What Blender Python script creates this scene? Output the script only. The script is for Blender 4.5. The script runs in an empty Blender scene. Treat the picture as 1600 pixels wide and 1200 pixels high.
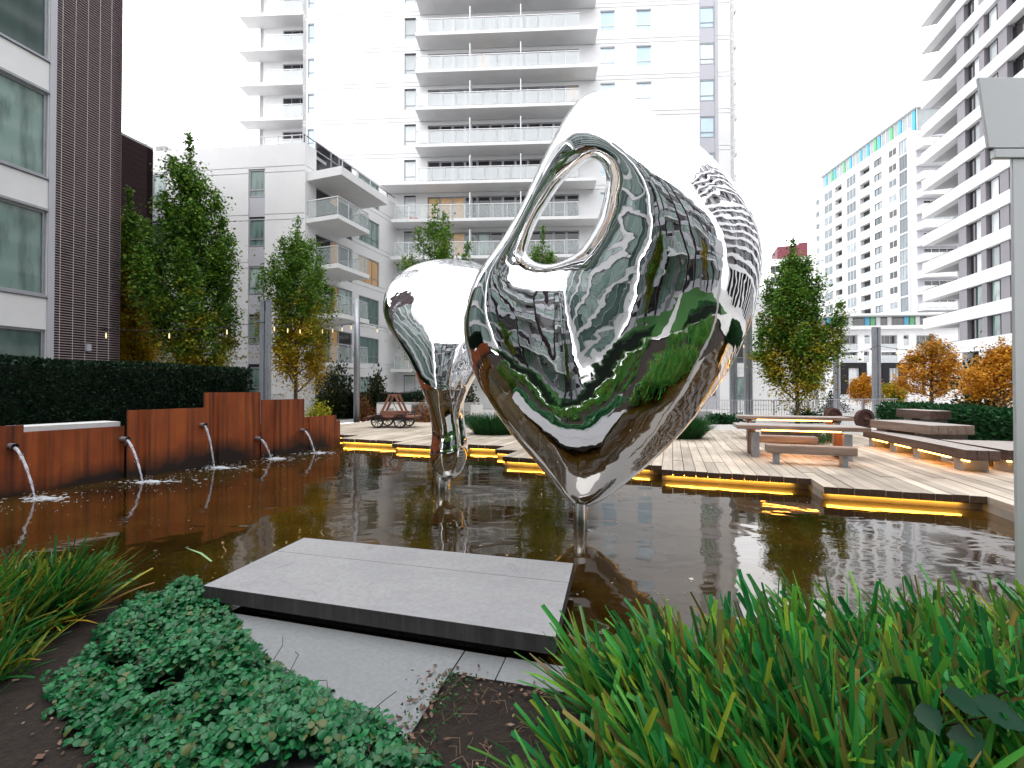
import bpy, bmesh, math, random
import numpy as np
from mathutils import Vector, Matrix

random.seed(7)
rng = np.random.default_rng(11)
sc = bpy.context.scene
col = sc.collection
R = math.radians

# ------------------------------------------------------------------ camera
CAM_Z, PITCH, FPX = 1.75, R(0.655), 700.0
cd = bpy.data.cameras.new('camera')
cd.sensor_width = 36.0
cd.lens = 36.0 * FPX / 1600.0
cd.clip_start, cd.clip_end = 0.05, 3000
cam = bpy.data.objects.new('camera', cd)
col.objects.link(cam)
cam.location = (0, 0, CAM_Z)
cam.rotation_euler = (math.pi / 2 + PITCH, 0, 0)
sc.camera = cam

# ------------------------------------------------------------------ sky, sun, exposure
SUN_EL, SUN_AZ = R(64), R(205)          # high soft sun behind the camera's left shoulder, through cloud
w = bpy.data.worlds.new('World')
sc.world = w
w.use_nodes = True
nt = w.node_tree
nt.nodes.clear()
out = nt.nodes.new('ShaderNodeOutputWorld')
bg = nt.nodes.new('ShaderNodeBackground')
sky = nt.nodes.new('ShaderNodeTexSky')
sky.sky_type = 'NISHITA'
sky.sun_disc = False
sky.sun_elevation = SUN_EL
sky.sun_rotation = SUN_AZ
sky.dust_density = 4.0
hs = nt.nodes.new('ShaderNodeHueSaturation')
hs.inputs['Saturation'].default_value = 0.12
mixn = nt.nodes.new('ShaderNodeMix')
mixn.data_type = 'RGBA'
mixn.inputs['Factor'].default_value = 0.85     # share of even cloud over the clear-sky light
mixn.inputs['B'].default_value = (20.0, 20.2, 20.6, 1)
nt.links.new(sky.outputs[0], hs.inputs['Color'])
nt.links.new(hs.outputs[0], mixn.inputs['A'])
nt.links.new(mixn.outputs['Result'], bg.inputs['Color'])
bg.inputs['Strength'].default_value = 0.15
nt.links.new(bg.outputs[0], out.inputs['Surface'])

sd = bpy.data.lights.new('sun', 'SUN')
sd.energy = 0.7
sd.angle = R(25)
sd.color = (1.0, 0.97, 0.92)
sun = bpy.data.objects.new('sun', sd)
col.objects.link(sun)
sdir = Vector((math.sin(SUN_AZ) * math.cos(SUN_EL), math.cos(SUN_AZ) * math.cos(SUN_EL), math.sin(SUN_EL)))
sun.rotation_euler = sdir.to_track_quat('Z', 'Y').to_euler()

sc.view_settings.view_transform = 'Standard'
sc.view_settings.look = 'None'
sc.view_settings.exposure = 0.07
sc.view_settings.gamma = 1.0
sc.view_settings.use_curve_mapping = False
sc.render.engine = 'CYCLES'
sc.cycles.use_denoising = True
sc.cycles.max_bounces = 8
sc.cycles.transparent_max_bounces = 12
sc.cycles.sample_clamp_indirect = 6.0
sc.cycles.caustics_reflective = False
sc.cycles.caustics_refractive = False

# ------------------------------------------------------------------ survey helpers (photo bearings -> metres)
def ray(u, v):
    a, b = (u - 800) / FPX, (600 - v) / FPX
    return Vector((a, math.cos(PITCH) - b * math.sin(PITCH), math.sin(PITCH) + b * math.cos(PITCH)))
def gnd(u, v, z):
    d = ray(u, v)
    return Vector((0, 0, CAM_Z)) + d * ((z - CAM_Z) / d.z)
def at(u, v, Y):
    d = ray(u, v)
    return Vector((0, 0, CAM_Z)) + d * (Y / d.y)

ANG = math.atan(0.357)                       # the courtyard's grid is turned 19.6 degrees from the view
E1 = Vector((math.sin(ANG), math.cos(ANG), 0))
E2 = Vector((math.cos(ANG), -math.sin(ANG), 0))
DO = Vector((2.842, 8.519, 0))
def pq(p, q, z=0.0):
    r = DO + E2 * p + E1 * q
    return Vector((r.x, r.y, z))

# ------------------------------------------------------------------ materials
def mat(name, c1, c2=None, rough=0.6, metal=0.0, scale=4.0, stretch=(1, 1, 1), bump=0.0, bscale=40.0, rnd=0.0,
        ramp=None, rsrc='object', transl=0.0, emit=None, estr=0.0, coords='Object', alpha=1.0, spec=0.5, rot=0.0, rvar=0.0, detail=6, bdist=0.01, streak=None, wet=None, scuff=0.0):
    m = bpy.data.materials.new(name)
    m.use_nodes = True
    t = m.node_tree
    N, L = t.nodes, t.links
    b = N['Principled BSDF']
    b.inputs['Roughness'].default_value = rough
    b.inputs['Metallic'].default_value = metal
    b.inputs['Specular IOR Level'].default_value = spec
    if alpha < 1:
        b.inputs['Alpha'].default_value = alpha
    tc = N.new('ShaderNodeTexCoord')
    geo = N.new('ShaderNodeNewGeometry')
    src = geo.outputs['Position'] if coords == 'Position' else tc.outputs[coords]
    mp = N.new('ShaderNodeMapping')
    mp.inputs['Scale'].default_value = stretch
    mp.inputs['Rotation'].default_value = (0, 0, rot)
    if rot:
        pre = N.new('ShaderNodeMapping')
        pre.inputs['Rotation'].default_value = (0, 0, rot)
        L.new(src, pre.inputs['Vector'])
        mp.inputs['Rotation'].default_value = (0, 0, 0)
        L.new(pre.outputs[0], mp.inputs['Vector'])
    else:
        L.new(src, mp.inputs['Vector'])
    vec = mp.outputs[0]
    oi = N.new('ShaderNodeObjectInfo')
    if coords == 'Object':
        ad = N.new('ShaderNodeVectorMath')
        ad.operation = 'MULTIPLY_ADD'
        ad.inputs[1].default_value = (37.1, 21.7, 53.3)
        L.new(oi.outputs['Random'], ad.inputs[0])
        L.new(vec, ad.inputs[2])
        vec = ad.outputs[0]
    nz = N.new('ShaderNodeTexNoise')
    nz.inputs['Scale'].default_value = scale
    nz.inputs['Detail'].default_value = detail
    nz.inputs['Roughness'].default_value = 0.6
    L.new(vec, nz.inputs['Vector'])
    rsource = {'object': oi.outputs['Random'], 'island': geo.outputs['Random Per Island']}[rsrc]
    if ramp:
        cr = N.new('ShaderNodeValToRGB')
        el = cr.color_ramp.elements
        while len(el) < len(ramp):
            el.new(0.5)
        for e, (p_, c_) in zip(el, ramp):
            e.position = p_
            e.color = (*c_, 1)
        L.new(rsource, cr.inputs[0])
        colour = cr.outputs[0]
        if c2 is not None:                      # a second, patchy colour over the ramp (autumn tint, dirt)
            pass
    else:
        mx = N.new('ShaderNodeMix')
        mx.data_type = 'RGBA'
        mr = N.new('ShaderNodeMapRange')
        mr.inputs[1].default_value, mr.inputs[2].default_value = 0.32, 0.68
        L.new(nz.outputs[0], mr.inputs[0])
        L.new(mr.outputs[0], mx.inputs['Factor'])
        mx.inputs['A'].default_value = (*c1, 1)
        mx.inputs['B'].default_value = (*(c2 or c1), 1)
        colour = mx.outputs['Result']
    if streak:                                   # slow second layer of stain, plus fold shade painted on corten: (colour, scale, stretch, amount)
        mp2 = N.new('ShaderNodeMapping')
        mp2.inputs['Scale'].default_value = streak[2]
        L.new(src, mp2.inputs['Vector'])
        n3 = N.new('ShaderNodeTexNoise')
        n3.inputs['Scale'].default_value = streak[1]
        n3.inputs['Detail'].default_value = 8
        L.new(mp2.outputs[0], n3.inputs['Vector'])
        r3 = N.new('ShaderNodeMapRange')
        r3.inputs[1].default_value, r3.inputs[2].default_value, r3.inputs[4].default_value = 0.45, 0.72, streak[3]
        L.new(n3.outputs[0], r3.inputs[0])
        m3 = N.new('ShaderNodeMix')
        m3.data_type = 'RGBA'
        L.new(r3.outputs[0], m3.inputs['Factor'])
        L.new(colour, m3.inputs['A'])
        m3.inputs['B'].default_value = (*streak[0], 1)
        colour = m3.outputs['Result']
    if wet:                                      # wet, algae-dark foot with a ragged upper edge
        g4 = N.new('ShaderNodeNewGeometry')
        s4 = N.new('ShaderNodeSeparateXYZ')
        L.new(g4.outputs['Position'], s4.inputs[0])
        n4 = N.new('ShaderNodeTexNoise')
        n4.inputs['Scale'].default_value = .9
        n4.inputs['Detail'].default_value = 7
        L.new(g4.outputs['Position'], n4.inputs['Vector'])
        a4 = N.new('ShaderNodeMath')
        a4.operation = 'MULTIPLY_ADD'
        L.new(n4.outputs[0], a4.inputs[0])
        a4.inputs[1].default_value = -1.3
        L.new(s4.outputs['Z'], a4.inputs[2])
        r4 = N.new('ShaderNodeMapRange')
        r4.inputs[1].default_value, r4.inputs[2].default_value = wet[2] - .65, wet[1] - .65
        L.new(a4.outputs[0], r4.inputs[0])
        m4 = N.new('ShaderNodeMix')
        m4.data_type = 'RGBA'
        L.new(r4.outputs[0], m4.inputs['Factor'])
        L.new(colour, m4.inputs['A'])
        m4.inputs['B'].default_value = (*wet[0], 1)
        colour = m4.outputs['Result']
    if scuff:                                    # thin dark scuffs and drag marks, broken up by a mask
        n5 = N.new('ShaderNodeTexNoise')
        n5.inputs['Scale'].default_value = 1.5
        n5.inputs['Detail'].default_value = 2
        n5.inputs['Distortion'].default_value = 1.6
        L.new(src, n5.inputs['Vector'])
        d5 = N.new('ShaderNodeMath')
        d5.operation = 'SUBTRACT'
        L.new(n5.outputs[0], d5.inputs[0])
        d5.inputs[1].default_value = .5
        a5 = N.new('ShaderNodeMath')
        a5.operation = 'ABSOLUTE'
        L.new(d5.outputs[0], a5.inputs[0])
        r5 = N.new('ShaderNodeMapRange')
        r5.inputs[1].default_value, r5.inputs[2].default_value, r5.inputs[3].default_value, r5.inputs[4].default_value = .001, .010, scuff, 0
        L.new(a5.outputs[0], r5.inputs[0])
        n6 = N.new('ShaderNodeTexNoise')
        n6.inputs['Scale'].default_value = 2.6
        L.new(src, n6.inputs['Vector'])
        r6 = N.new('ShaderNodeMapRange')
        r6.inputs[1].default_value, r6.inputs[2].default_value = .46, .62
        L.new(n6.outputs[0], r6.inputs[0])
        m6 = N.new('ShaderNodeMath')
        m6.operation = 'MULTIPLY'
        L.new(r5.outputs[0], m6.inputs[0])
        L.new(r6.outputs[0], m6.inputs[1])
        m5 = N.new('ShaderNodeMix')
        m5.data_type = 'RGBA'
        L.new(m6.outputs[0], m5.inputs['Factor'])
        L.new(colour, m5.inputs['A'])
        m5.inputs['B'].default_value = (.16, .16, .175, 1)
        colour = m5.outputs['Result']
    if rnd:
        hv = N.new('ShaderNodeHueSaturation')
        mr2 = N.new('ShaderNodeMapRange')
        mr2.inputs[3].default_value, mr2.inputs[4].default_value = 1 - rnd, 1 + rnd
        L.new(rsource, mr2.inputs[0])
        L.new(mr2.outputs[0], hv.inputs['Value'])
        L.new(colour, hv.inputs['Color'])
        colour = hv.outputs[0]
    L.new(colour, b.inputs['Base Color'])
    if rvar:
        mr4 = N.new('ShaderNodeMapRange')
        mr4.inputs[3].default_value, mr4.inputs[4].default_value = rough - rvar, rough + rvar
        L.new(nz.outputs[0], mr4.inputs[0])
        L.new(mr4.outputs[0], b.inputs['Roughness'])
    if bump:
        n2 = N.new('ShaderNodeTexNoise')
        n2.inputs['Scale'].default_value = bscale
        n2.inputs['Detail'].default_value = 5
        L.new(vec, n2.inputs['Vector'])
        bp = N.new('ShaderNodeBump')
        bp.inputs['Strength'].default_value = bump
        bp.inputs['Distance'].default_value = bdist
        L.new(n2.outputs[0], bp.inputs['Height'])
        L.new(bp.outputs[0], b.inputs['Normal'])
    if emit:
        b.inputs['Emission Color'].default_value = (*emit, 1)
        b.inputs['Emission Strength'].default_value = estr
    if transl:
        tr = N.new('ShaderNodeBsdfTranslucent')
        L.new(colour, tr.inputs['Color'])
        ms = N.new('ShaderNodeMixShader')
        ms.inputs[0].default_value = transl
        L.new(b.outputs[0], ms.inputs[1])
        L.new(tr.outputs[0], ms.inputs[2])
        L.new(ms.outputs[0], N['Material Output'].inputs['Surface'])
    return m

def leafmat(name, greens, autumn=None, zlo=0, zhi=1, patch=0.0, transl=0.3, rough=0.5, spec=0.25):
    """leaf colour by leaf; autumn colours creep in low in the crown and in patches (the leaves' own colour)"""
    m = bpy.data.materials.new(name)
    m.use_nodes = True
    N, L = m.node_tree.nodes, m.node_tree.links
    b = N['Principled BSDF']
    b.inputs['Roughness'].default_value = rough
    b.inputs['Specular IOR Level'].default_value = spec
    geo = N.new('ShaderNodeNewGeometry')
    def rampnode(cols):
        cr = N.new('ShaderNodeValToRGB')
        el = cr.color_ramp.elements
        while len(el) < len(cols):
            el.new(0.5)
        for i, (e, c_) in enumerate(zip(el, cols)):
            e.position = i / max(1, len(cols) - 1)
            e.color = (*c_, 1)
        L.new(geo.outputs['Random Per Island'], cr.inputs[0])
        return cr.outputs[0]
    colour = rampnode(greens)
    if autumn:
        a = rampnode(autumn)
        tc = N.new('ShaderNodeTexCoord')
        sp = N.new('ShaderNodeSeparateXYZ')
        L.new(tc.outputs['Object'], sp.inputs[0])
        mr = N.new('ShaderNodeMapRange')
        mr.inputs[1].default_value, mr.inputs[2].default_value = zhi, zlo
        L.new(sp.outputs['Z'], mr.inputs[0])
        nz = N.new('ShaderNodeTexNoise')
        nz.inputs['Scale'].default_value = 1.3
        nz.inputs['Detail'].default_value = 4
        L.new(tc.outputs['Object'], nz.inputs['Vector'])
        ma = N.new('ShaderNodeMath')
        ma.operation = 'MULTIPLY_ADD'
        L.new(nz.outputs[0], ma.inputs[0])
        ma.inputs[1].default_value = 1.6
        ad = N.new('ShaderNodeMath')
        ad.operation = 'ADD'
        L.new(mr.outputs[0], ad.inputs[0])
        ad.inputs[1].default_value = -1.25 + patch
        L.new(ad.outputs[0], ma.inputs[2])
        cl = N.new('ShaderNodeMapRange')
        cl.inputs[1].default_value, cl.inputs[2].default_value = 0.0, 0.45
        L.new(ma.outputs[0], cl.inputs[0])
        mx = N.new('ShaderNodeMix')
        mx.data_type = 'RGBA'
        L.new(cl.outputs[0], mx.inputs['Factor'])
        L.new(colour, mx.inputs['A'])
        L.new(a, mx.inputs['B'])
        colour = mx.outputs['Result']
    L.new(colour, b.inputs['Base Color'])
    tr = N.new('ShaderNodeBsdfTranslucent')
    L.new(colour, tr.inputs['Color'])
    ms = N.new('ShaderNodeMixShader')
    ms.inputs[0].default_value = transl
    L.new(b.outputs[0], ms.inputs[1])
    L.new(tr.outputs[0], ms.inputs[2])
    L.new(ms.outputs[0], N['Material Output'].inputs['Surface'])
    return m

WHITE = mat('white_render', (.74, .74, .745), (.68, .68, .69), rough=.7, scale=.35, bump=.05, bscale=30, streak=((.6, .6, .6), .6, (3, 3, .25), .12))
WHITE2 = mat('white_concrete', (.74, .74, .75), (.66, .66, .67), rough=.7, scale=.8, bump=.05)
SOFFIT = mat('soffit_shade', (.44, .44, .45), (.38, .38, .39), rough=.75, scale=.6)  # grey darkened to put the shade under the balconies into the colour
LGREY = mat('light_grey_panel', (.45, .45, .50), (.42, .42, .46), rough=.5, scale=.5)
MGREY = mat('grey_panel', (.22, .20, .23), (.19, .18, .20), rough=.5, scale=.7)
DGREY = mat('dark_frame', (.035, .035, .04), (.045, .045, .05), rough=.5, spec=.25)
FRAME = mat('aluminium_frame', (.33, .34, .37), (.28, .29, .32), rough=.4, metal=.3)
WFRAME = mat('white_frame', (.72, .72, .74), rough=.5)
BLACK = mat('black_panel', (.016, .015, .018), (.022, .02, .022), rough=.6, spec=.12)
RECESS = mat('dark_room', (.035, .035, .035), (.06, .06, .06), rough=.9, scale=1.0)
G_TEAL = mat('teal_glass', None, rough=.06, spec=.6, ramp=[(0, (.035, .06, .052)), (.3, (.11, .18, .16)), (.6, (.23, .33, .30)), (1, (.40, .50, .47))], streak=((.03, .05, .045), 1.6, (2.5, 2.5, .5), .7))
G_BLUE = mat('pale_sky_glass', None, rough=.08, spec=.6, ramp=[(0, (.42, .58, .68)), (.5, (.55, .68, .76)), (1, (.72, .80, .84))], streak=((.35, .5, .6), .9, (1, 1, 1), .5))  # pale blue base colour paints in the sky's reflection
G_DARK = mat('dark_glass', None, rough=.05, spec=.7, ramp=[(0, (.006, .006, .008)), (.6, (.02, .02, .024)), (.85, (.06, .05, .05)), (1, (.12, .13, .13))], streak=((.05, .05, .05), 1.2, (3, 3, .6), .6))
G_PALE = mat('pale_glass', None, rough=.08, spec=.6, ramp=[(0, (.25, .28, .29)), (.3, (.5, .53, .54)), (1, (.72, .75, .77))], streak=((.2, .23, .24), .8, (1, 1, .6), .6))
G_GRID = mat('grey_blue_glass', None, rough=.08, spec=.5, ramp=[(0, (.10, .12, .13)), (.4, (.22, .26, .28)), (1, (.42, .47, .50))], streak=((.12, .15, .16), .8, (1, 1, .6), .6))
G_WARM = mat('lit_room_glass', (.26, .17, .10), (.42, .29, .17), rough=.2, scale=1.6, emit=(1, .55, .2), estr=.16)
RAILGLASS = mat('balustrade_glass', (.78, .82, .84), rough=.08, alpha=.42)
RAILCLEAR = mat('clear_balustrade_glass', (.55, .62, .62), rough=.05, alpha=.22)
METAL = mat('galvanised_steel', (.36, .38, .42), (.28, .30, .34), rough=.45, metal=.6, scale=9, streak=((.5, .5, .52), 2, (3, 3, .5), .5))
RAILMETAL = mat('rail_metal', (.55, .55, .58), rough=.4, metal=.4)
LAMPGREY = mat('grey_powder_coat', (.76, .77, .80), (.72, .73, .76), rough=.38, metal=.2, scale=.7)
BRICK = mat('dark_brick', (.026, .013, .016), (.040, .020, .024), rough=.7, scale=7, rnd=.35, bump=.2, bscale=60, spec=.2)
BRICK2 = mat('dark_brick_far', (.026, .013, .015), (.02, .011, .012), rough=.8, scale=5, spec=.15)
MORTAR = mat('pale_mortar', (.70, .66, .66), (.58, .54, .54), rough=.9, scale=6)
CORTEN = mat('corten_steel', (.22, .043, .009), (.41, .098, .019), rough=.8, scale=2.2, stretch=(1, 1, .35), bump=.25, bscale=60, bdist=.003, streak=((.06, .014, .006), 1.2, (9, 9, .22), .95), rnd=.12, detail=10, wet=((.012, .005, .003), .08, .50))  # dark vertical streaks: rust stain plus fold shade painted into the colour
CONC = mat('concrete', (.40, .40, .40), (.32, .32, .32), rough=.85, scale=3, bump=.15, bscale=50, streak=((.2, .2, .2), 1.2, (1, 1, 1), .4))
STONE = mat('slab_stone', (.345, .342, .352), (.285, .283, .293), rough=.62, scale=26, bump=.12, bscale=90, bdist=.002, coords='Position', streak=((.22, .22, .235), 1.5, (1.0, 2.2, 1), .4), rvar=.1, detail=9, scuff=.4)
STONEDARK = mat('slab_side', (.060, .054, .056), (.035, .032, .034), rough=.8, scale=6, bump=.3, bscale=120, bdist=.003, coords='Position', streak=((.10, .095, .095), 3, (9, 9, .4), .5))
PAVER = mat('paver_stone', (.245, .256, .267), (.195, .204, .213), rough=.7, scale=34, bump=.2, bscale=150, bdist=.002, coords='Position', streak=((.20, .205, .205), 1.3, (1, 1, 1), .4), rnd=.06, detail=9)
PAVING = mat('plaza_paving', (.52, .51, .50), (.42, .41, .40), rough=.85, scale=.6, coords='Position')
SOIL = mat('soil', (.010, .0065, .0045), (.026, .016, .011), rough=.95, scale=14, bump=.8, bscale=45, bdist=.03, coords='Position')
WOOD = mat('deck_timber', (.58, .505, .42), (.42, .355, .285), rough=.7, scale=1.7, stretch=(9, .7, 9), coords='Position', rot=ANG, bump=.25, bscale=30, rnd=.24, streak=((.24, .19, .15), .7, (1, 1, 1), .7), bdist=.004)
WOODEND = mat('timber_end', (.055, .03, .018), (.10, .055, .03), rough=.85, scale=8)
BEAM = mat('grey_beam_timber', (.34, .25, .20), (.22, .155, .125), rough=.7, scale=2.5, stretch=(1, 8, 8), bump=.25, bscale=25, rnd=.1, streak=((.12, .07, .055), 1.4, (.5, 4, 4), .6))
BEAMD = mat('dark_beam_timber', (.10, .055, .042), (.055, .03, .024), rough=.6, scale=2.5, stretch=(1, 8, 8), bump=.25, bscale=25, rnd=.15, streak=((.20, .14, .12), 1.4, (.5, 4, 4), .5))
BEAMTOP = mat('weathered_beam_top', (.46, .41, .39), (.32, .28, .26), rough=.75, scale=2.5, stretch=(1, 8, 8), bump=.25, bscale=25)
LED = mat('warm_light_strip', (1, .6, .15), emit=(1.0, .47, .055), estr=17)
LEDW = mat('warm_bench_strip', (1, .7, .3), emit=(1.0, .40, .055), estr=22)
BULB = mat('bulb_glow', (1, .8, .5), emit=(1.0, .72, .38), estr=1.1)
RUST = mat('rusty_iron', (.085, .032, .024), (.045, .018, .014), rough=.75, scale=10, bump=.2)
CARTWOOD = mat('cart_timber', (.28, .12, .085), (.20, .085, .06), rough=.7, scale=3, stretch=(1, 6, 6))
IRON = mat('black_iron', (.015, .014, .016), (.03, .026, .026), rough=.5, scale=9)
BARK = mat('bark', (.11, .085, .065), (.06, .045, .035), rough=.9, scale=8, stretch=(3, 3, .6), bump=.5, bscale=20)
TWIG = mat('brown_twig', (.06, .028, .022), (.035, .018, .014), rough=.7)
RED = mat('red_cloth', (.55, .02, .03), (.42, .015, .03), rough=.8)
CYAN = mat('blue_glass_fin', (.05, .38, .62), rough=.25)
GREENFIN = mat('green_glass_fin', (.08, .42, .16), rough=.25)
MAROON = mat('maroon_cladding', (.18, .03, .05), (.14, .025, .04), rough=.6)
FURN = mat('pale_furniture', (.62, .60, .60), (.5, .48, .48), rough=.6, rnd=.3)
DARKCLOTH = mat('dark_cloth', (.03, .03, .04), (.05, .05, .06), rough=.8)
LAWN = mat('lawn', (.014, .075, .010), (.03, .11, .016), rough=.9, scale=3, coords='Position')

def water_material():
    m = bpy.data.materials.new('pond_water')
    m.use_nodes = True
    N, L = m.node_tree.nodes, m.node_tree.links
    b = N['Principled BSDF']
    geo = N.new('ShaderNodeNewGeometry')
    n0 = N.new('ShaderNodeTexNoise')
    n0.inputs['Scale'].default_value = .55
    n0.inputs['Detail'].default_value = 5
    L.new(geo.outputs['Position'], n0.inputs['Vector'])
    cr = N.new('ShaderNodeValToRGB')
    cr.color_ramp.elements[0].position, cr.color_ramp.elements[0].color = .35, (.014, .0066, .0011, 1)
    cr.color_ramp.elements[1].position, cr.color_ramp.elements[1].color = .70, (.064, .034, .0048, 1)
    L.new(n0.outputs[0], cr.inputs[0])
    L.new(cr.outputs[0], b.inputs['Base Color'])
    b.inputs['Roughness'].default_value = .035
    b.inputs['IOR'].default_value = 1.75
    b.inputs['Specular IOR Level'].default_value = .62
    hsum = None
    for sx, sy, scl, amt in ((1, 1.6, 1.1, 1.3), (1, 1.5, 4.0, .10), (1.2, 1, .45, 1.6)):
        mp = N.new('ShaderNodeMapping')
        mp.inputs['Scale'].default_value = (sx, sy, 1)
        mp.inputs['Rotation'].default_value = (0, 0, .25)
        L.new(geo.outputs['Position'], mp.inputs['Vector'])
        nz = N.new('ShaderNodeTexNoise')
        nz.inputs['Scale'].default_value = scl
        nz.inputs['Detail'].default_value = 2
        nz.inputs['Distortion'].default_value = .6
        L.new(mp.outputs[0], nz.inputs['Vector'])
        ma = N.new('ShaderNodeMath')
        ma.operation = 'MULTIPLY_ADD'
        L.new(nz.outputs[0], ma.inputs[0])
        ma.inputs[1].default_value = amt
        if hsum is None:
            ma.inputs[2].default_value = 0
        else:
            L.new(hsum, ma.inputs[2])
        hsum = ma.outputs[0]
    bp = N.new('ShaderNodeBump')
    bp.inputs['Strength'].default_value = .5
    bp.inputs['Distance'].default_value = .0125
    L.new(hsum, bp.inputs['Height'])
    L.new(bp.outputs[0], b.inputs['Normal'])
    return m
WATER = water_material()

def chrome_material():
    m = bpy.data.materials.new('mirror_steel')
    m.use_nodes = True
    N, L = m.node_tree.nodes, m.node_tree.links
    b = N['Principled BSDF']
    b.inputs['Base Color'].default_value = (.90, .90, .91, 1)
    b.inputs['Metallic'].default_value = 1
    b.inputs['Roughness'].default_value = .012
    tc = N.new('ShaderNodeTexCoord')
    hsum = None
    for scl, amt in ((1.4, 1.0), (4.6, .17)):        # hand-finished plate: long soft ripples in the polish
        nz = N.new('ShaderNodeTexNoise')
        nz.inputs['Scale'].default_value = scl
        nz.inputs['Detail'].default_value = 1.5
        L.new(tc.outputs['Object'], nz.inputs['Vector'])
        ma = N.new('ShaderNodeMath')
        ma.operation = 'MULTIPLY_ADD'
        L.new(nz.outputs[0], ma.inputs[0])
        ma.inputs[1].default_value = amt
        if hsum is None:
            ma.inputs[2].default_value = 0
        else:
            L.new(hsum, ma.inputs[2])
        hsum = ma.outputs[0]
    bp = N.new('ShaderNodeBump')
    bp.inputs['Strength'].default_value = 1.0
    bp.inputs['Distance'].default_value = .03
    L.new(hsum, bp.inputs['Height'])
    L.new(bp.outputs[0], b.inputs['Normal'])
    return m
CHROME = chrome_material()

def jet_material():
    m = bpy.data.materials.new('falling_water')
    m.use_nodes = True
    N, L = m.node_tree.nodes, m.node_tree.links
    b = N['Principled BSDF']
    b.inputs['Base Color'].default_value = (.78, .82, .92, 1)
    b.inputs['Roughness'].default_value = .08
    b.inputs['Alpha'].default_value = .55
    tc = N.new('ShaderNodeTexCoord')
    nz = N.new('ShaderNodeTexNoise')
    nz.inputs['Scale'].default_value = 11
    L.new(tc.outputs['Object'], nz.inputs['Vector'])
    mr = N.new('ShaderNodeMapRange')
    mr.inputs[1].default_value, mr.inputs[2].default_value = .35, .65
    mr.inputs[3].default_value, mr.inputs[4].default_value = .22, .62
    L.new(nz.outputs[0], mr.inputs[0])
    L.new(mr.outputs[0], b.inputs['Alpha'])
    return m
JET = jet_material()

# ------------------------------------------------------------------ mesh helpers
class MB:
    def __init__(s):
        s.v, s.f, s.mi = [], [], []
    def add(s, vs, fs, m=0):
        o = len(s.v)
        s.v += [tuple(x) for x in vs]
        s.f += [tuple(i + o for i in f) for f in fs]
        s.mi += [m] * len(fs)
        return s
    def box(s, x0, y0, z0, x1, y1, z1, m=0):
        vs = [(x0, y0, z0), (x1, y0, z0), (x1, y1, z0), (x0, y1, z0), (x0, y0, z1), (x1, y0, z1), (x1, y1, z1), (x0, y1, z1)]
        return s.add(vs, [(0, 3, 2, 1), (4, 5, 6, 7), (0, 1, 5, 4), (1, 2, 6, 5), (2, 3, 7, 6), (3, 0, 4, 7)], m)
    def quad(s, a, b, c, d, m=0):
        return s.add([a, b, c, d], [(0, 1, 2, 3)], m)
    def prism(s, pts, z0, z1, m=0, mtop=None):
        n = len(pts)
        vs = [(p[0], p[1], z0) for p in pts] + [(p[0], p[1], z1) for p in pts]
        s.add(vs, [(i, (i + 1) % n, n + (i + 1) % n, n + i) for i in range(n)] + [tuple(range(n - 1, -1, -1))], m)
        o = len(s.v) - 2 * n
        s.f.append(tuple(o + n + i for i in range(n)))
        s.mi.append(m if mtop is None else mtop)
        return s
    def tube(s, pts, rad, n=8, m=0, cap=True):
        pts = [Vector(p) for p in pts]
        rad = rad if isinstance(rad, (list, tuple)) else [rad] * len(pts)
        o = len(s.v)
        ref = None
        for i, p in enumerate(pts):
            t = (pts[min(i + 1, len(pts) - 1)] - pts[max(i - 1, 0)]).normalized()
            if ref is None:
                ref = t.orthogonal().normalized()
            ref = (ref - t * ref.dot(t))
            ref = ref.normalized() if ref.length > 1e-6 else t.orthogonal().normalized()
            b = t.cross(ref)
            for k in range(n):
                a = 2 * math.pi * k / n
                s.v.append(tuple(p + (ref * math.cos(a) + b * math.sin(a)) * rad[i]))
        fs = [(o + i * n + k, o + i * n + (k + 1) % n, o + (i + 1) * n + (k + 1) % n, o + (i + 1) * n + k) for i in range(len(pts) - 1) for k in range(n)]
        if cap:
            fs += [tuple(o + k for k in range(n - 1, -1, -1)), tuple(o + (len(pts) - 1) * n + k for k in range(n))]
        s.f += fs
        s.mi += [m] * len(fs)
        return s
    def mesh(s, name, mats, smooth=False):
        me = bpy.data.meshes.new(name)
        me.from_pydata(s.v, [], s.f)
        for m_ in (mats if isinstance(mats, (list, tuple)) else [mats]):
            me.materials.append(m_)
        if max(s.mi, default=0):
            me.polygons.foreach_set('material_index', s.mi)
        if smooth:
            me.polygons.foreach_set('use_smooth', [True] * len(me.polygons))
        me.update()
        return me

def npmesh(name, V, F, m, smooth=False):
    me = bpy.data.meshes.new(name)
    k = F.shape[1]
    me.vertices.add(len(V))
    me.vertices.foreach_set('co', np.ascontiguousarray(V, dtype=np.float32).ravel())
    me.loops.add(F.size)
    me.loops.foreach_set('vertex_index', np.ascontiguousarray(F, dtype=np.int32).ravel())
    me.polygons.add(len(F))
    me.polygons.foreach_set('loop_start', np.arange(0, F.size, k, dtype=np.int32))
    if smooth:
        me.polygons.foreach_set('use_smooth', np.ones(len(F), dtype=bool))
    me.materials.append(m)
    me.update(calc_edges=True)
    me.validate()
    return me

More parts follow.
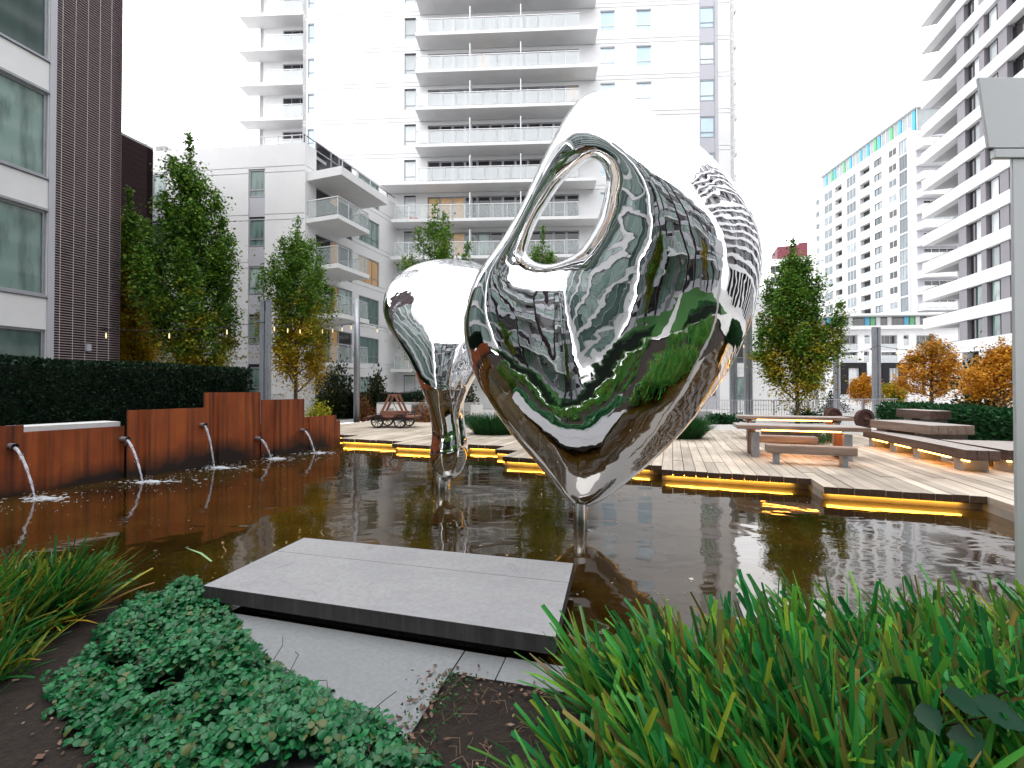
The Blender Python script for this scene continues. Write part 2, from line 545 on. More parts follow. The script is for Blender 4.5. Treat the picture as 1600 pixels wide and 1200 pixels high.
def tag(o, label=None, cat=None, group=None, kind=None):
    if label: o['label'] = label
    if cat: o['category'] = cat
    if group: o['group'] = group
    if kind: o['kind'] = kind
    return o
def ob(name, me, parent=None, loc=(0, 0, 0), rz=0.0, scale=None):
    o = bpy.data.objects.new(name, me)
    col.objects.link(o)
    if parent is not None:
        o.parent = parent
    o.location = loc
    o.rotation_euler = (0, 0, rz)
    if scale: o.scale = scale
    return o
def thing(name, label, cat, loc=(0, 0, 0), rz=0.0, group=None, kind=None):
    o = ob(name, None, None, loc, rz)
    return tag(o, label, cat, group, kind)
def part(name, mb, m, parent, loc=(0, 0, 0), rz=0.0, smooth=False, kind=None):
    o = ob(name, mb.mesh(name, m, smooth) if isinstance(mb, MB) else mb, parent, loc, rz)
    if kind: o['kind'] = kind
    return o

_cache = {}
def cached(key, fn):
    if key not in _cache:
        _cache[key] = fn()
    return _cache[key]

# ------------------------------------------------------------------ facades
class Fac:
    """a vertical plane seen from outside: x along it to the right, y into the building, z up"""
    def __init__(s, root, p0, p1):
        s.root, s.p0 = root, Vector((p0[0], p0[1], 0))
        d = Vector((p1[0] - p0[0], p1[1] - p0[1], 0))
        s.W = d.length
        s.d = d.normalized()
        s.into = Vector((-s.d.y, s.d.x, 0))
        s.rz = math.atan2(s.d.y, s.d.x)
    def sz(s, u, v):
        r = ray(u, v)
        o = Vector((0, 0, CAM_Z))
        t = (s.p0 - o).dot(s.into) / r.dot(s.into)
        h = o + r * t
        return (h - s.p0).dot(s.d), h.z
    def S(s, u, v=400):
        return s.sz(u, v)[0]
    def Z(s, u, v):
        return s.sz(u, v)[1]
    def w(s, x, y=0.0, z=0.0):
        return s.p0 + s.d * x + s.into * y + Vector((0, 0, z))
    def put(s, name, me, x, y, z, parent=None):
        return ob(name, me, parent or s.root, s.w(x, y, z) - s.root.location, s.rz)
    def box(s, name, m, x0, y0, z0, x1, y1, z1):
        return s.put(name, MB().box(0, 0, 0, x1 - x0, y1 - y0, z1 - z0).mesh(name, m), x0, y0, z0)
    def wall(s, m, z0, z1, openings=(), grooves=(), x0=0.0, x1=None, depth=.18, name='wall', gd=.04, gh=.05, thick=.3):
        x1 = s.W if x1 is None else x1
        thick = max(thick, depth + .12)
        ops = [(max(a, x0), max(b, z0), min(c, x1), min(d, z1), depth) for a, b, c, d in openings if c > x0 and a < x1 and d > z0 and b < z1]
        xs = sorted({round(v, 3) for o in ops for v in (o[0], o[2])} | {round(x0, 3), round(x1, 3)})
        gz = [g for g in grooves if z0 < g < z1]
        zs = sorted({round(v, 3) for o in ops for v in (o[1], o[3])} | {round(z0, 3), round(z1, 3)} | {round(v, 3) for g in gz for v in (g, g + gh)})
        mb = MB()
        def hole(xm, zm):
            for o in ops:
                if o[0] < xm < o[2] and o[1] < zm < o[3]:
                    return o[4]
            for g in gz:
                if g < zm < g + gh:
                    return -gd
            return 0
        grid = [[hole((xs[i] + xs[i + 1]) / 2, (zs[j] + zs[j + 1]) / 2) for i in range(len(xs) - 1)] for j in range(len(zs) - 1)]
        H = lambda i, j: grid[j][i] if 0 <= j < len(grid) and 0 <= i < len(grid[0]) else None
        for j in range(len(zs) - 1):
            i = 0
            while i < len(xs) - 1:
                h = grid[j][i]
                k = i
                while k + 1 < len(xs) - 1 and grid[j][k + 1] == h:
                    k += 1
                X0, X1, Z0, Z1 = xs[i], xs[k + 1], zs[j], zs[j + 1]
                if h <= 0:
                    y = -h
                    mb.quad((X0, y, Z0), (X1, y, Z0), (X1, y, Z1), (X0, y, Z1))
                i = k + 1
        D = lambda h: thick if h is None else abs(h)
        for j in range(len(zs) - 1):              # reveals
            for i in range(len(xs) - 1):
                a = D(grid[j][i])
                if i + 1 < len(xs) - 1:
                    b = D(grid[j][i + 1])
                    if a != b:
                        x = xs[i + 1]
                        mb.quad((x, min(a, b), zs[j]), (x, max(a, b), zs[j]), (x, max(a, b), zs[j + 1]), (x, min(a, b), zs[j + 1]))
                if j + 1 < len(zs) - 1:
                    b = D(grid[j + 1][i])
                    if a != b:
                        z = zs[j + 1]
                        mb.quad((xs[i], min(a, b), z), (xs[i + 1], min(a, b), z), (xs[i + 1], max(a, b), z), (xs[i], max(a, b), z))
        # ends, top and bottom give the wall its thickness
        mb.quad((x0, 0, z0), (x0, thick, z0), (x0, thick, z1), (x0, 0, z1))
        mb.quad((x1, 0, z0), (x1, thick, z0), (x1, thick, z1), (x1, 0, z1))
        mb.quad((x0, 0, z1), (x1, 0, z1), (x1, thick, z1), (x0, thick, z1))
        mb.quad((x0, thick, z0), (x1, thick, z0), (x1, thick, z1), (x0, thick, z1))
        return s.put(name, mb.mesh(name, m), 0, 0, 0)
    def window(s, x0, z0, x1, z1, glass=None, frame=None, cols=1, rows=(), y=.10, bar=.06, name='window'):
        glass, frame = glass or G_TEAL, frame or FRAME
        W, H = round(x1 - x0, 2), round(z1 - z0, 2)
        def fm():
            mb = MB()
            mb.box(0, 0, 0, bar, .07, H).box(W - bar, 0, 0, W, .07, H)
            mb.box(bar, 0, H - bar, W - bar, .07, H).box(bar, 0, 0, W - bar, .07, bar)
            for c in range(1, cols):
                x = W * c / cols
                mb.box(x - bar * .4, .004, bar, x + bar * .4, .066, H - bar)
            for r in rows:
                mb.box(bar, .008, H * r - bar * .4, W - bar, .06, H * r + bar * .4)
            return mb.mesh('window_frame', frame)
        f = s.put(name, cached(('wf', W, H, cols, tuple(rows), frame.name, bar), fm), x0, y, z0)
        p = ob('pane', cached(('pn', W, H, glass.name), lambda: MB().box(.02, 0, .02, W - .02, .015, H - .02).mesh('pane', glass)), f, (0, .045, 0))
        return f
    def balcony(s, x0, x1, z, thick=.24, depth=1.5, rail=1.08, bays=None, dividers=(), glass=None, solid=0.0, sides=(True, True), m=None, name='balcony', railm=None, sideglass=True, xr0=None, xr1=None):
        glass, m, railm = glass or RAILGLASS, m or WHITE2, railm or WFRAME
        Wd = x1 - x0
        b = s.put(name, cached(('bal', round(Wd, 2), thick, depth, m.name), lambda: MB().box(0, -depth, 0, Wd, 0, thick).mesh('balcony_slab', m)), x0, 0, z)
        a0 = (xr0 - x0) if xr0 is not None else .04
        a1 = (xr1 - x0) if xr1 is not None else Wd - .04
        bays = bays or max(1, round((a1 - a0) / 1.15))
        mb = MB()
        mb.box(a0, -depth + .05, thick + rail - .05, a1, -depth + .10, thick + rail)
        for k in range(bays + 1):
            x = a0 + (a1 - a0) * k / bays
            mb.box(max(a0, x - .02), -depth + .055, thick, min(a1, x + .02), -depth + .095, thick + rail - .05)
        for sd_, on in ((a0, sides[0]), (a1 - .05, sides[1])):
            if on:
                mb.box(sd_, -depth + .10, thick + rail - .05, sd_ + .05, -.003, thick + rail)
        part('handrail', mb, railm, b)
        pw = round((a1 - a0) / bays - .08, 3)
        pm = cached(('bp', pw, rail, glass.name), lambda: MB().box(0, 0, 0, pw, .012, rail - .16).mesh('balustrade_pane', glass))
        for k in range(bays):
            ob('balustrade_pane', pm, b, (a0 + (a1 - a0) * k / bays + .04, -depth + .07, thick + .07))
        sp = cached(('bs', depth, rail, glass.name), lambda: MB().box(0, 0, 0, .012, depth - .18, rail - .16).mesh('balustrade_pane', glass))
        for sd_, on in ((a0 + .02, sides[0]), (a1 - .03, sides[1])):
            if on:
                ob('balustrade_pane', sp, b, (sd_, -depth + .12, thick + .07))
        for xd in dividers:
            part('divider', cached(('dv', depth), lambda: MB().box(-.04, -depth + .14, 0, .04, -.003, 2.0).mesh('divider', WHITE2)), None, b, (xd - x0, 0, thick))
        return b

# ------------------------------------------------------------------ setting: ground, pond, banks
def setting():
    # one sheet to the horizon with the pond cut out
    bm = bmesh.new()
    def loop(pts):
        vs = [bm.verts.new((x, y, .18)) for x, y in pts]
        return [bm.edges.new((vs[i], vs[(i + 1) % len(vs)])) for i in range(len(vs))]
    ed = loop([(-1500, -1500), (1500, -1500), (1500, 1500), (-1500, 1500)])
    ed += loop([(-12.5, -1.0), (7.5, -1.0), pq(7.6, 9.5)[:2], pq(-2, 9.5)[:2], pq(-2, 12.1)[:2], pq(-13.5, 12.1)[:2], (-12.5, 12.0)])
    bmesh.ops.triangle_fill(bm, use_beauty=True, edges=ed)
    bmesh.ops.recalc_face_normals(bm, faces=bm.faces)
    me = bpy.data.meshes.new('ground')
    bm.to_mesh(me)
    bm.free()
    me.materials.append(PAVING)
    tag(ob('ground', me), kind='structure')
    part_o = part('pond_bed', MB().prism([(-14, -1.2), (14.5, -1.2), (14.5, 24), (-14, 24)], -.7, -.5), SOIL, None)
    part_o['kind'] = 'structure'
    wm = bpy.data.meshes.new('water')
    nx, ny = 60, 40
    xs, ys = np.linspace(-12.4, 9.5, nx), np.linspace(1.2, 15.5, ny)
    V = np.array([(x, y, 0) for y in ys for x in xs])
    F = np.array([(j * nx + i, j * nx + i + 1, (j + 1) * nx + i + 1, (j + 1) * nx + i) for j in range(ny - 1) for i in range(nx - 1)])
    tag(ob('water', npmesh('water', V, F, WATER)), kind='structure')
    # planted bank round the camera: lumpy soil that dips into the pond
    nx, ny = 90, 60
    xs, ys = np.linspace(-9.5, 11, nx), np.linspace(-1.4, 4.6, ny)
    X, Y = np.meshgrid(xs, ys)
    edge = np.where(X < -2.3, 3.9, np.where(X > .45, 2.55 + .10 * np.clip(X - .6, 0, 9), 3.1))
    t = np.clip((edge - Y) / .35, -1, 1)
    Z = -.10 + .13 * t + .012 * np.sin(7 * X + 3 * Y) + .01 * np.sin(13 * X - 9 * Y)
    Z = np.where((X > -2.9) & (X < .75), np.minimum(Z, .016), Z)
    V = np.stack([X, Y, Z], -1).reshape(-1, 3)
    F = np.array([(j * nx + i, j * nx + i + 1, (j + 1) * nx + i + 1, (j + 1) * nx + i) for j in range(ny - 1) for i in range(nx - 1)])
    tag(ob('soil_bank', npmesh('soil_bank', V, F, SOIL, True)), kind='structure')
setting()

# ------------------------------------------------------------------ timber deck
STEPS = [(-13.5, 3.3), (-9.55, 2.33), (-7.2, 1.72), (-5.2, 2.32), (-4.05, 1.6), (-3.43, .5), (0.0, 0.0), (2.43, -.7), (4.42, -1.75), (7.6, -1.75)]
def deck():
    root = thing('deck', None, None, (0, 0, 0), kind='structure')
    PW, GAP, TH, TOP = .20, .012, .10, .22
    def pmesh():
        mb = MB().box(0, 0, -TH, 1, 1, 0)
        mb.mi[2] = 1
        return mb.mesh('plank', [WOOD, WOODEND])
    base = cached('plankmesh', pmesh)
    rows = []
    for (p0, q0), (p1, _) in zip(STEPS[:-1], STEPS[1:]):
        n = max(1, round((p1 - p0) / PW))
        for i in range(n):
            rows.append((p0 + (p1 - p0) * i / n, (p1 - p0) / n - GAP, q0))
    boards = []
    for p, wd, q0 in rows:
        q, first = q0 + random.uniform(-.025, .025), True
        qe = 9.6 if p > -2 else 12.2
        while q < qe:
            ln = random.choice((2.4, 3.0, 3.6)) if not first else random.choice((1.3, 1.9, 2.5, 3.1, 3.7))
            first = False
            ln = min(ln, qe - q)
            c = pq(p, q)
            boards.append((c.length, p, q, wd, ln))
            q += ln
    boards.sort()
    far = MB()
    for k, (_, p, q, wd, ln) in enumerate(boards):
        dz = random.uniform(-.004, .004)
        if k < 300:
            o = ob('plank', base, root, pq(p, q, TOP + dz), -ANG, (wd, ln - .006, 1))
        else:
            pts = [pq(p, q), pq(p + wd, q), pq(p + wd, q + ln - .006), pq(p, q + ln - .006)]
            far.prism(pts, TOP - TH + dz, TOP + dz)
    part('planks', far, WOOD, root, kind='stuff')
    # carrier behind and below the boards, with the lit recess under each edge
    sub, strip, fascia = MB(), MB(), MB()
    for (p0, q0), (p1, _) in zip(STEPS[:-1], STEPS[1:]):
        q1 = 9.55 if p0 > -2 else 12.1
        sub.prism([pq(p0 + .002, q0 + .16), pq(p1 - .002, q0 + .16), pq(p1 - .002, q1), pq(p0 + .002, q1)], -.5, TOP - TH - .004)
        a = .25 if p1 - p0 > 1 else .08
        strip.prism([pq(p0 + a * .3, q0 + .115), pq(p1 - a, q0 + .115), pq(p1 - a, q0 + .155), pq(p0 + a * .3, q0 + .155)], TOP - TH - .03, TOP - TH - .007)
        fascia.prism([pq(p0 + .004, q0 + .035), pq(p1 - .016, q0 + .035), pq(p1 - .016, q0 + .08), pq(p0 + .004, q0 + .08)], TOP - TH - .015, TOP - TH - .006)
    part('carrier', sub, CONC, root)
    part('fascia_board', fascia, WOODEND, root)
    part('light_strip', strip, LED, root)
deck()

# ------------------------------------------------------------------ buildings
FL = [3.05 + 2.85 * k for k in range(-1, 13)]          # shared floor levels of the white buildings
def roofbox(root, pts, z0, z1, m, name='roof'):
    lp = [Vector((p[0], p[1], 0)) - Vector((root.location.x, root.location.y, 0)) for p in pts]
    return part(name, MB().prism(lp, z0, z1), m, root)

def brick_building():
    p1 = Vector((-13.2, 15.05, 0))
    d = Vector((.275, .961, 0)).normalized()
    p0 = p1 - d * 26
    root = thing('brick_building', 'dark brick apartment building with white spandrels and teal windows beside the hedge', 'building', (p1.x, p1.y, 0))
    F = Fac(root, p0, p1)
    sb = F.S(85, 400)                                  # brick pier from here to the corner
    sf = F.S(74, 400)
    ops = []
    H, zb, hw = 3.5, 4.5, 2.5
    edges = [sf - .02 - 2.6 * k for k in range(0, 9)]
    for f in range(-1, 5):
        for a, b in zip(edges[1:], edges[:-1]):
            ops.append((a + .02, zb + H * f, b - .0, zb + H * f + hw))
    F.wall(WHITE2, 0, 23, ops, x1=sf, depth=.16, grooves=[zb + H * f - .09 for f in range(5)])
    for a, b, c, e in ops:
        F.window(a, b, c, e, G_TEAL, FRAME, y=.06, bar=.07)
    for f in range(0, 5):                             # projecting sill band under every spandrel
        F.box('sill', FRAME, 1, -.05, zb + H * f - .06, sf, .02, zb + H * f + .001)
        F.box('sill', FRAME, 1, -.05, zb + H * f + hw + .002, sf, .02, zb + H * f + hw + .07)
    F.box('corner_post', LGREY, sf, -.03, 0, sb - .005, .25, 23)
    # the brick pier: mortar plane with stacked bricks standing proud of it
    F.box('pier', MORTAR, sb, 0, 0, F.W, .30, 23)
    cw, ch, j = .372, .078, .017
    bw = (F.W - sb - .14) / 5
    bmn = MB().box(j / 2, -.006, j / 2, bw - j / 2, .0, ch - j / 2).mesh('brick', BRICK)
    rest = MB()
    cells = []
    z = .9
    row = 0
    while z < 22.9:
        for c in range(5):
            cells.append((abs(z - 5.0), sb + .14 + bw * c, z))
        rest.box(sb + .003, -.006, z + j / 2, sb + .14 - j / 2, 0, z + ch - j / 2)
        z += ch
    cells.sort()
    for k, (_, x, z) in enumerate(cells):
        if k < 300:
            F.put('brick', bmn, x, 0, z)
        else:
            rest.box(x + j / 2, -.006, z + j / 2, x + bw - j / 2, 0, z + ch - j / 2)
    o = F.put('bricks', rest.mesh('bricks', BRICK), 0, 0, 0)
    o['kind'] = 'stuff'
    # gable end of the pier and the block behind
    E = Fac(root, F.w(F.W), F.w(F.W, 9))
    E.wall(MORTAR, 0, 23)
    em = MB()
    z = .9
    while z < 22.9:
        for c in range(12):
            em.box(c * .372 + j / 2, -.006, z + j / 2, (c + 1) * .372 - j / 2, 0, z + ch - j / 2)
        z += ch
    e_ = E.put('bricks', em.mesh('bricks', BRICK), 0, 0, 0)
    e_['kind'] = 'stuff'
    roofbox(root, [F.w(0, .3), F.w(F.W, .3), F.w(F.W, 10), F.w(0, 10)], 22.6, 22.95, CONC)
    lamp = F.put('wall_light', MB().box(0, -.12, 0, .11, 0, .22).mesh('wall_light', LGREY), F.S(132, 543), -.012, F.Z(132, 548))
    # the lower wing farther back
    q1 = Vector((-19.5, 24.2, 0))
    q0 = q1 - d * 8
    wing = thing('brick_wing', 'dark brown windowless brick block set back behind the narrow tree', 'building', (q1.x, q1.y, 0))
    G = Fac(wing, q0, q1)
    zt = G.Z(212, 221)
    G.wall(BRICK2, 0, zt, grooves=[k * .3 for k in range(4, int(zt / .3))], gh=.014, gd=.012)
    H2 = Fac(wing, q1, q1 + Vector((-d.y, d.x, 0)) * 8)
    H2.wall(BRICK2, 0, zt)
    roofbox(wing, [G.w(0, .0), G.w(G.W, 0), G.w(G.W, 8), G.w(0, 8)], zt + .002, zt + .12, CONC, 'coping')
brick_building()

def lowrise():
    c = Vector((-12.26, 26.4, 0))
    left = at(214, 400, 27.5)
    root = thing('white_lowrise', 'white six storey apartment block with corner balconies behind the left trees', 'building', (c.x, c.y, 0))
    F = Fac(root, (left.x, left.y), (c.x, c.y))
    zt = F.Z(450, 224)
    # window strips with grey spandrels
    strips = [(F.S(388, 300), F.S(414, 300)), (F.S(236, 300), F.S(260, 300)), (F.S(288, 300), F.S(306, 300))]
    gro = [g for f in FL for g in (f + .22, f + .56)]
    lvl = [F.Z(400, y) for y in (264, 341, 416, 494, 573)]
    ops = []
    for a, b in strips:
        ops.append((a, .35, b, lvl[0]))
    F.wall(WHITE, 0, zt, ops, gro, depth=.14)
    for a, b in strips:
        for zt_ in lvl:
            F.window(a + .02, zt_ - 1.68, b - .02, zt_ - .02, G_TEAL, FRAME, cols=1, rows=(.26,), y=.05, bar=.08)
            F.box('spandrel', LGREY, a + .02, .06, zt_ - 2.86, b - .02, .13, zt_ - 1.70)
        F.box('backing', DGREY, a, .132, .3, b, .25, lvl[0])
    # right hand facade running back towards the tower
    e = c + Vector((.327, .945, 0)) * 10.3
    Sd = Fac(root, (c.x, c.y), (e.x, e.y))
    s0, s1 = .5, 2.95
    dor = [(s0 + .4, f + .24, s1 + 1.3, f + 2.5) for f in FL[:6]]
    wins = [(4.95, f + .55, 7.25, f + 2.4) for f in FL[:6]]
    Sd.wall(WHITE, 0, zt, dor + wins, gro, depth=.14)
    for k, (a, b, c_, d_) in enumerate(dor):
        m1, m2 = a + (c_ - a) * .4, a + (c_ - a) * .62
        Sd.window(a, b, m1, d_, G_DARK, FRAME, y=.06)
        Sd.window(m1 + .003, b, m2, d_, G_WARM if k in (4, 3, 2, 1) else G_DARK, FRAME, y=.06)
        Sd.window(m2 + .003, b, c_, d_, G_DARK if k % 2 else G_TEAL, FRAME, y=.06)
    for k, (a, b, c_, d_) in enumerate(wins):
        Sd.window(a, b, c_, d_, G_WARM if k == 3 else G_TEAL, FRAME, cols=3, rows=(.28,), y=.06)
    for f in FL[1:5]:
        Sd.balcony(s0 - .42, s1, f, bays=3, depth=2.35, glass=RAILCLEAR, railm=RAILMETAL, thick=.26)
    # roof canopy over the top balcony, parapet cap and roof rail
    Sd.box('canopy', WHITE2, .15, -2.5, FL[5] - .30, 4.7, -.004, FL[5] + .20)
    roofbox(root, [F.w(0, .3), F.w(F.W, .3), Sd.w(Sd.W, .3), Sd.w(Sd.W, 9), F.w(0, 12)], zt - .5, zt - .3, CONC)
    rm = MB()
    n = 12
    for k in range(n + 1):
        x = F.W * k / n * .985 + .1
        rm.box(x - .02, .2, zt, x + .02, .24, zt + .62)
    rm.box(.1, .2, zt + .58, F.W - .1, .24, zt + .62)
    F.put('roof_rail', rm.mesh('roof_rail', RAILMETAL), 0, 0, 0)
    rm = MB()
    for k in range(9):
        x = .15 + k * 1.2
        rm.box(x - .02, .2, zt, x + .02, .24, zt + .62)
    rm.box(.1, .2, zt + .58, 9.8, .24, zt + .62)
    Sd.put('roof_rail', rm.mesh('roof_rail', DGREY), 0, 0, 0)
    cm = MB()
    for k in range(4):
        cm.box(.3 + k * 1.3, -2.45, FL[5] + .202, .34 + k * 1.3, -2.41, FL[5] + .62)
    cm.box(.2, -2.45, FL[5] + .62, 4.6, -2.41, FL[5] + .66)
    Sd.put('canopy_rail', cm.mesh('canopy_rail', RAILMETAL), 0, 0, 0)
    F.box('chimney', CONC, .15, 1, zt, .9, 1.8, zt + .9)
    return F, Sd
LF, LS = lowrise()

def tower():
    L = Vector((-16.85, 35.82, 0))
    Rr = Vector((17.08, 34.16, 0))
    root = thing('white_tower', 'tall white apartment tower with stacked glass balconies behind the sculptures', 'building', (0, 35, 0))
    F = Fac(root, (L.x, L.y), (Rr.x, Rr.y))
    Ht = 40.5
    gro = [g for f in FL for g in (f - .04, f + .28)]
    cols = {}
    ops, wl = [], []
    def column(u0, u1, v, za, zb, glass, skip=(), rows=(.3,), frame=None, k0=0):
        a, b = F.S(u0, v), F.S(u1, v)
        for k, f in enumerate(FL):
            if k in skip or k < k0: continue
            ops.append((a, f + za, b, f + zb))
            wl.append((a, f + za, b, f + zb, glass, rows, frame))
    column(481, 491, 100, .95, 2.55, G_BLUE)
    column(632, 650, 90, .98, 2.66, G_PALE, k0=0, rows=(.22,))
    column(938, 961, 85, .98, 2.62, G_BLUE, rows=(.26,), frame=WFRAME)
    column(994, 1018, 85, .98, 2.62, G_BLUE, rows=(.26,), frame=WFRAME)
    strip = (F.S(1093, 90), F.S(1117, 90))
    ops.append((strip[0], .2, strip[1], FL[-1] + 2.8))
    d0, d1 = F.S(668, 300), F.S(905, 300)
    for k, f in enumerate(FL[1:], 1):
        ops.append((d0, f + .22, d1, f + 2.52))
    # two lower floors on wider terraces with more openings
    F.wall(WHITE, 0, Ht, ops, gro, depth=.16)
    for a, b, c_, d_, g, rows, fr in wl:
        F.window(a, b, c_, d_, g, fr or FRAME, rows=rows, y=.05)
        F.box('lintel', DGREY if g is not G_BLUE else FRAME, a, .012, d_ - .09, c_, .05, d_ - .002)
    for k, f in enumerate(FL):
        F.window(strip[0] + .02, f + .98, strip[1] - .02, f + 2.62, G_BLUE if k > 4 else G_TEAL, FRAME, rows=(.26,), y=.05, bar=.07)
        F.box('spandrel', LGREY, strip[0] + .02, .05, f - .20, strip[1] - .02, .15, f + .96)
    F.box('strip_trim', LGREY, strip[1] + .01, -.03, .3, strip[1] + .22, .02, Ht - .3)
    # balcony doors: panes grouped in three flats
    n = 12
    xs = [d0 + (d1 - d0) * i / n for i in range(n + 1)]
    rr = random.Random(3)
    for k, f in enumerate(FL[1:], 1):
        for i in range(n):
            warm = (f < 15.5 and f > 13 and i in (0, 1, 2)) or rr.random() < .03
            tall = rr.random() < .7
            g = G_WARM if warm else (G_DARK if f > 12 or rr.random() < .6 else G_TEAL)
            F.window(xs[i] + .005, f + .24, xs[i + 1] - .005, f + 2.5, g, FRAME if i % 4 else MGREY, rows=() if tall else (.4,), y=.05, bar=.09)
    SB = lambda u, v: F.S(800 + (u - 800) * .957, v)    # bearings taken on the slabs' front edge
    dv = [SB(735, 250), SB(815, 250)]
    for k, f in enumerate(FL):
        if k < 1: continue
        if abs(f - FL[6]) < .1:
            F.balcony(SB(596, 278), SB(934, 278), f, depth=1.5, dividers=dv, xr0=SB(655, 250), xr1=SB(906, 250), bays=12)
        elif f < FL[6]:
            F.balcony(SB(612, 337), SB(936, 337), f, depth=1.5, dividers=dv, xr0=SB(618, 320), xr1=SB(906, 320), bays=13, glass=RAILCLEAR)
        else:
            F.balcony(SB(650, 165), SB(936, 165), f, depth=1.5, dividers=dv, xr1=SB(907, 165), bays=12)
    # left wing set back, with deep side balconies
    p = F.w(0, 1.3)
    q = F.w(-4.4, 1.3)
    Wg = Fac(root, (q.x, q.y), (p.x, p.y))
    wo = [(2.0, f + .78, 4.2, f + 3.12) for f in FL]
    Wg.wall(WHITE, 0, Ht, wo, (), depth=.16)
    for a, b, c_, d_ in wo:
        Wg.window(a, b, c_, d_, G_DARK, FRAME, cols=3, y=.05)
    for f in FL[2:]:
        Wg.balcony(-1.0, 4.38, f + .5, depth=1.25, bays=3, xr0=1.3, sides=(True, False))
    Ls = Fac(root, (F.w(-4.4, 14).x, F.w(-4.4, 14).y), (q.x, q.y))
    Ls.wall(WHITE, 0, Ht)
    Js = Fac(root, (F.w(0, 1.3).x, F.w(0, 1.3).y), (F.w(0, 0).x, F.w(0, 0).y))
    Js.wall(WHITE, 0, Ht)
    # right flank with shallow balconies that peep past the corner
    Rs = Fac(root, (F.w(F.W).x, F.w(F.W).y), (F.w(F.W, 14).x, F.w(F.W, 14).y))
    ro = [(3, f + .25, 8, f + 2.5) for f in FL]
    Rs.wall(WHITE, 0, Ht, ro, gro, depth=.16)
    for a, b, c_, d_ in ro:
        Rs.window(a, b, c_, d_, G_BLUE, FRAME, cols=4, y=.05)
    for f in FL[3:]:
        Rs.balcony(.9, 5.5, f, depth=.62, bays=4)
    roofbox(root, [F.w(0, .3), F.w(F.W - .3, .3), F.w(F.W - .3, 14), F.w(-4.4, 14), F.w(-4.4, 1.6)], Ht - .5, Ht - .2, CONC)
    # low white annexe to the right of the tower
    an = thing('white_annexe', 'plain low white annexe between the tower and the tall right tree', 'building', (20, 35, 0))
    A = Fac(an, (F.w(F.W + .02, .6).x, F.w(F.W + .02, .6).y), (F.w(F.W + 6.5, .6).x, F.w(F.W + 6.5, .6).y))
    A.wall(WHITE, 0, 9.2, [(.2, f + .7, .88, f + 2.5) for f in FL[:3]], gro, depth=.14)
    for f in FL[:3]:
        A.window(.2, f + .7, .88, f + 2.5, G_TEAL if f < 2 else G_DARK, FRAME, rows=(.25,), y=.05)
    A2 = Fac(an, (A.w(A.W).x, A.w(A.W).y), (A.w(A.W, 9).x, A.w(A.W, 9).y))
    A2.wall(WHITE, 0, 9.2, (), gro)
    roofbox(an, [A.w(0, .3), A.w(A.W, .3), A.w(A.W, 9), A.w(0, 9)], 8.8, 9.1, CONC)
    return F
TF = tower()

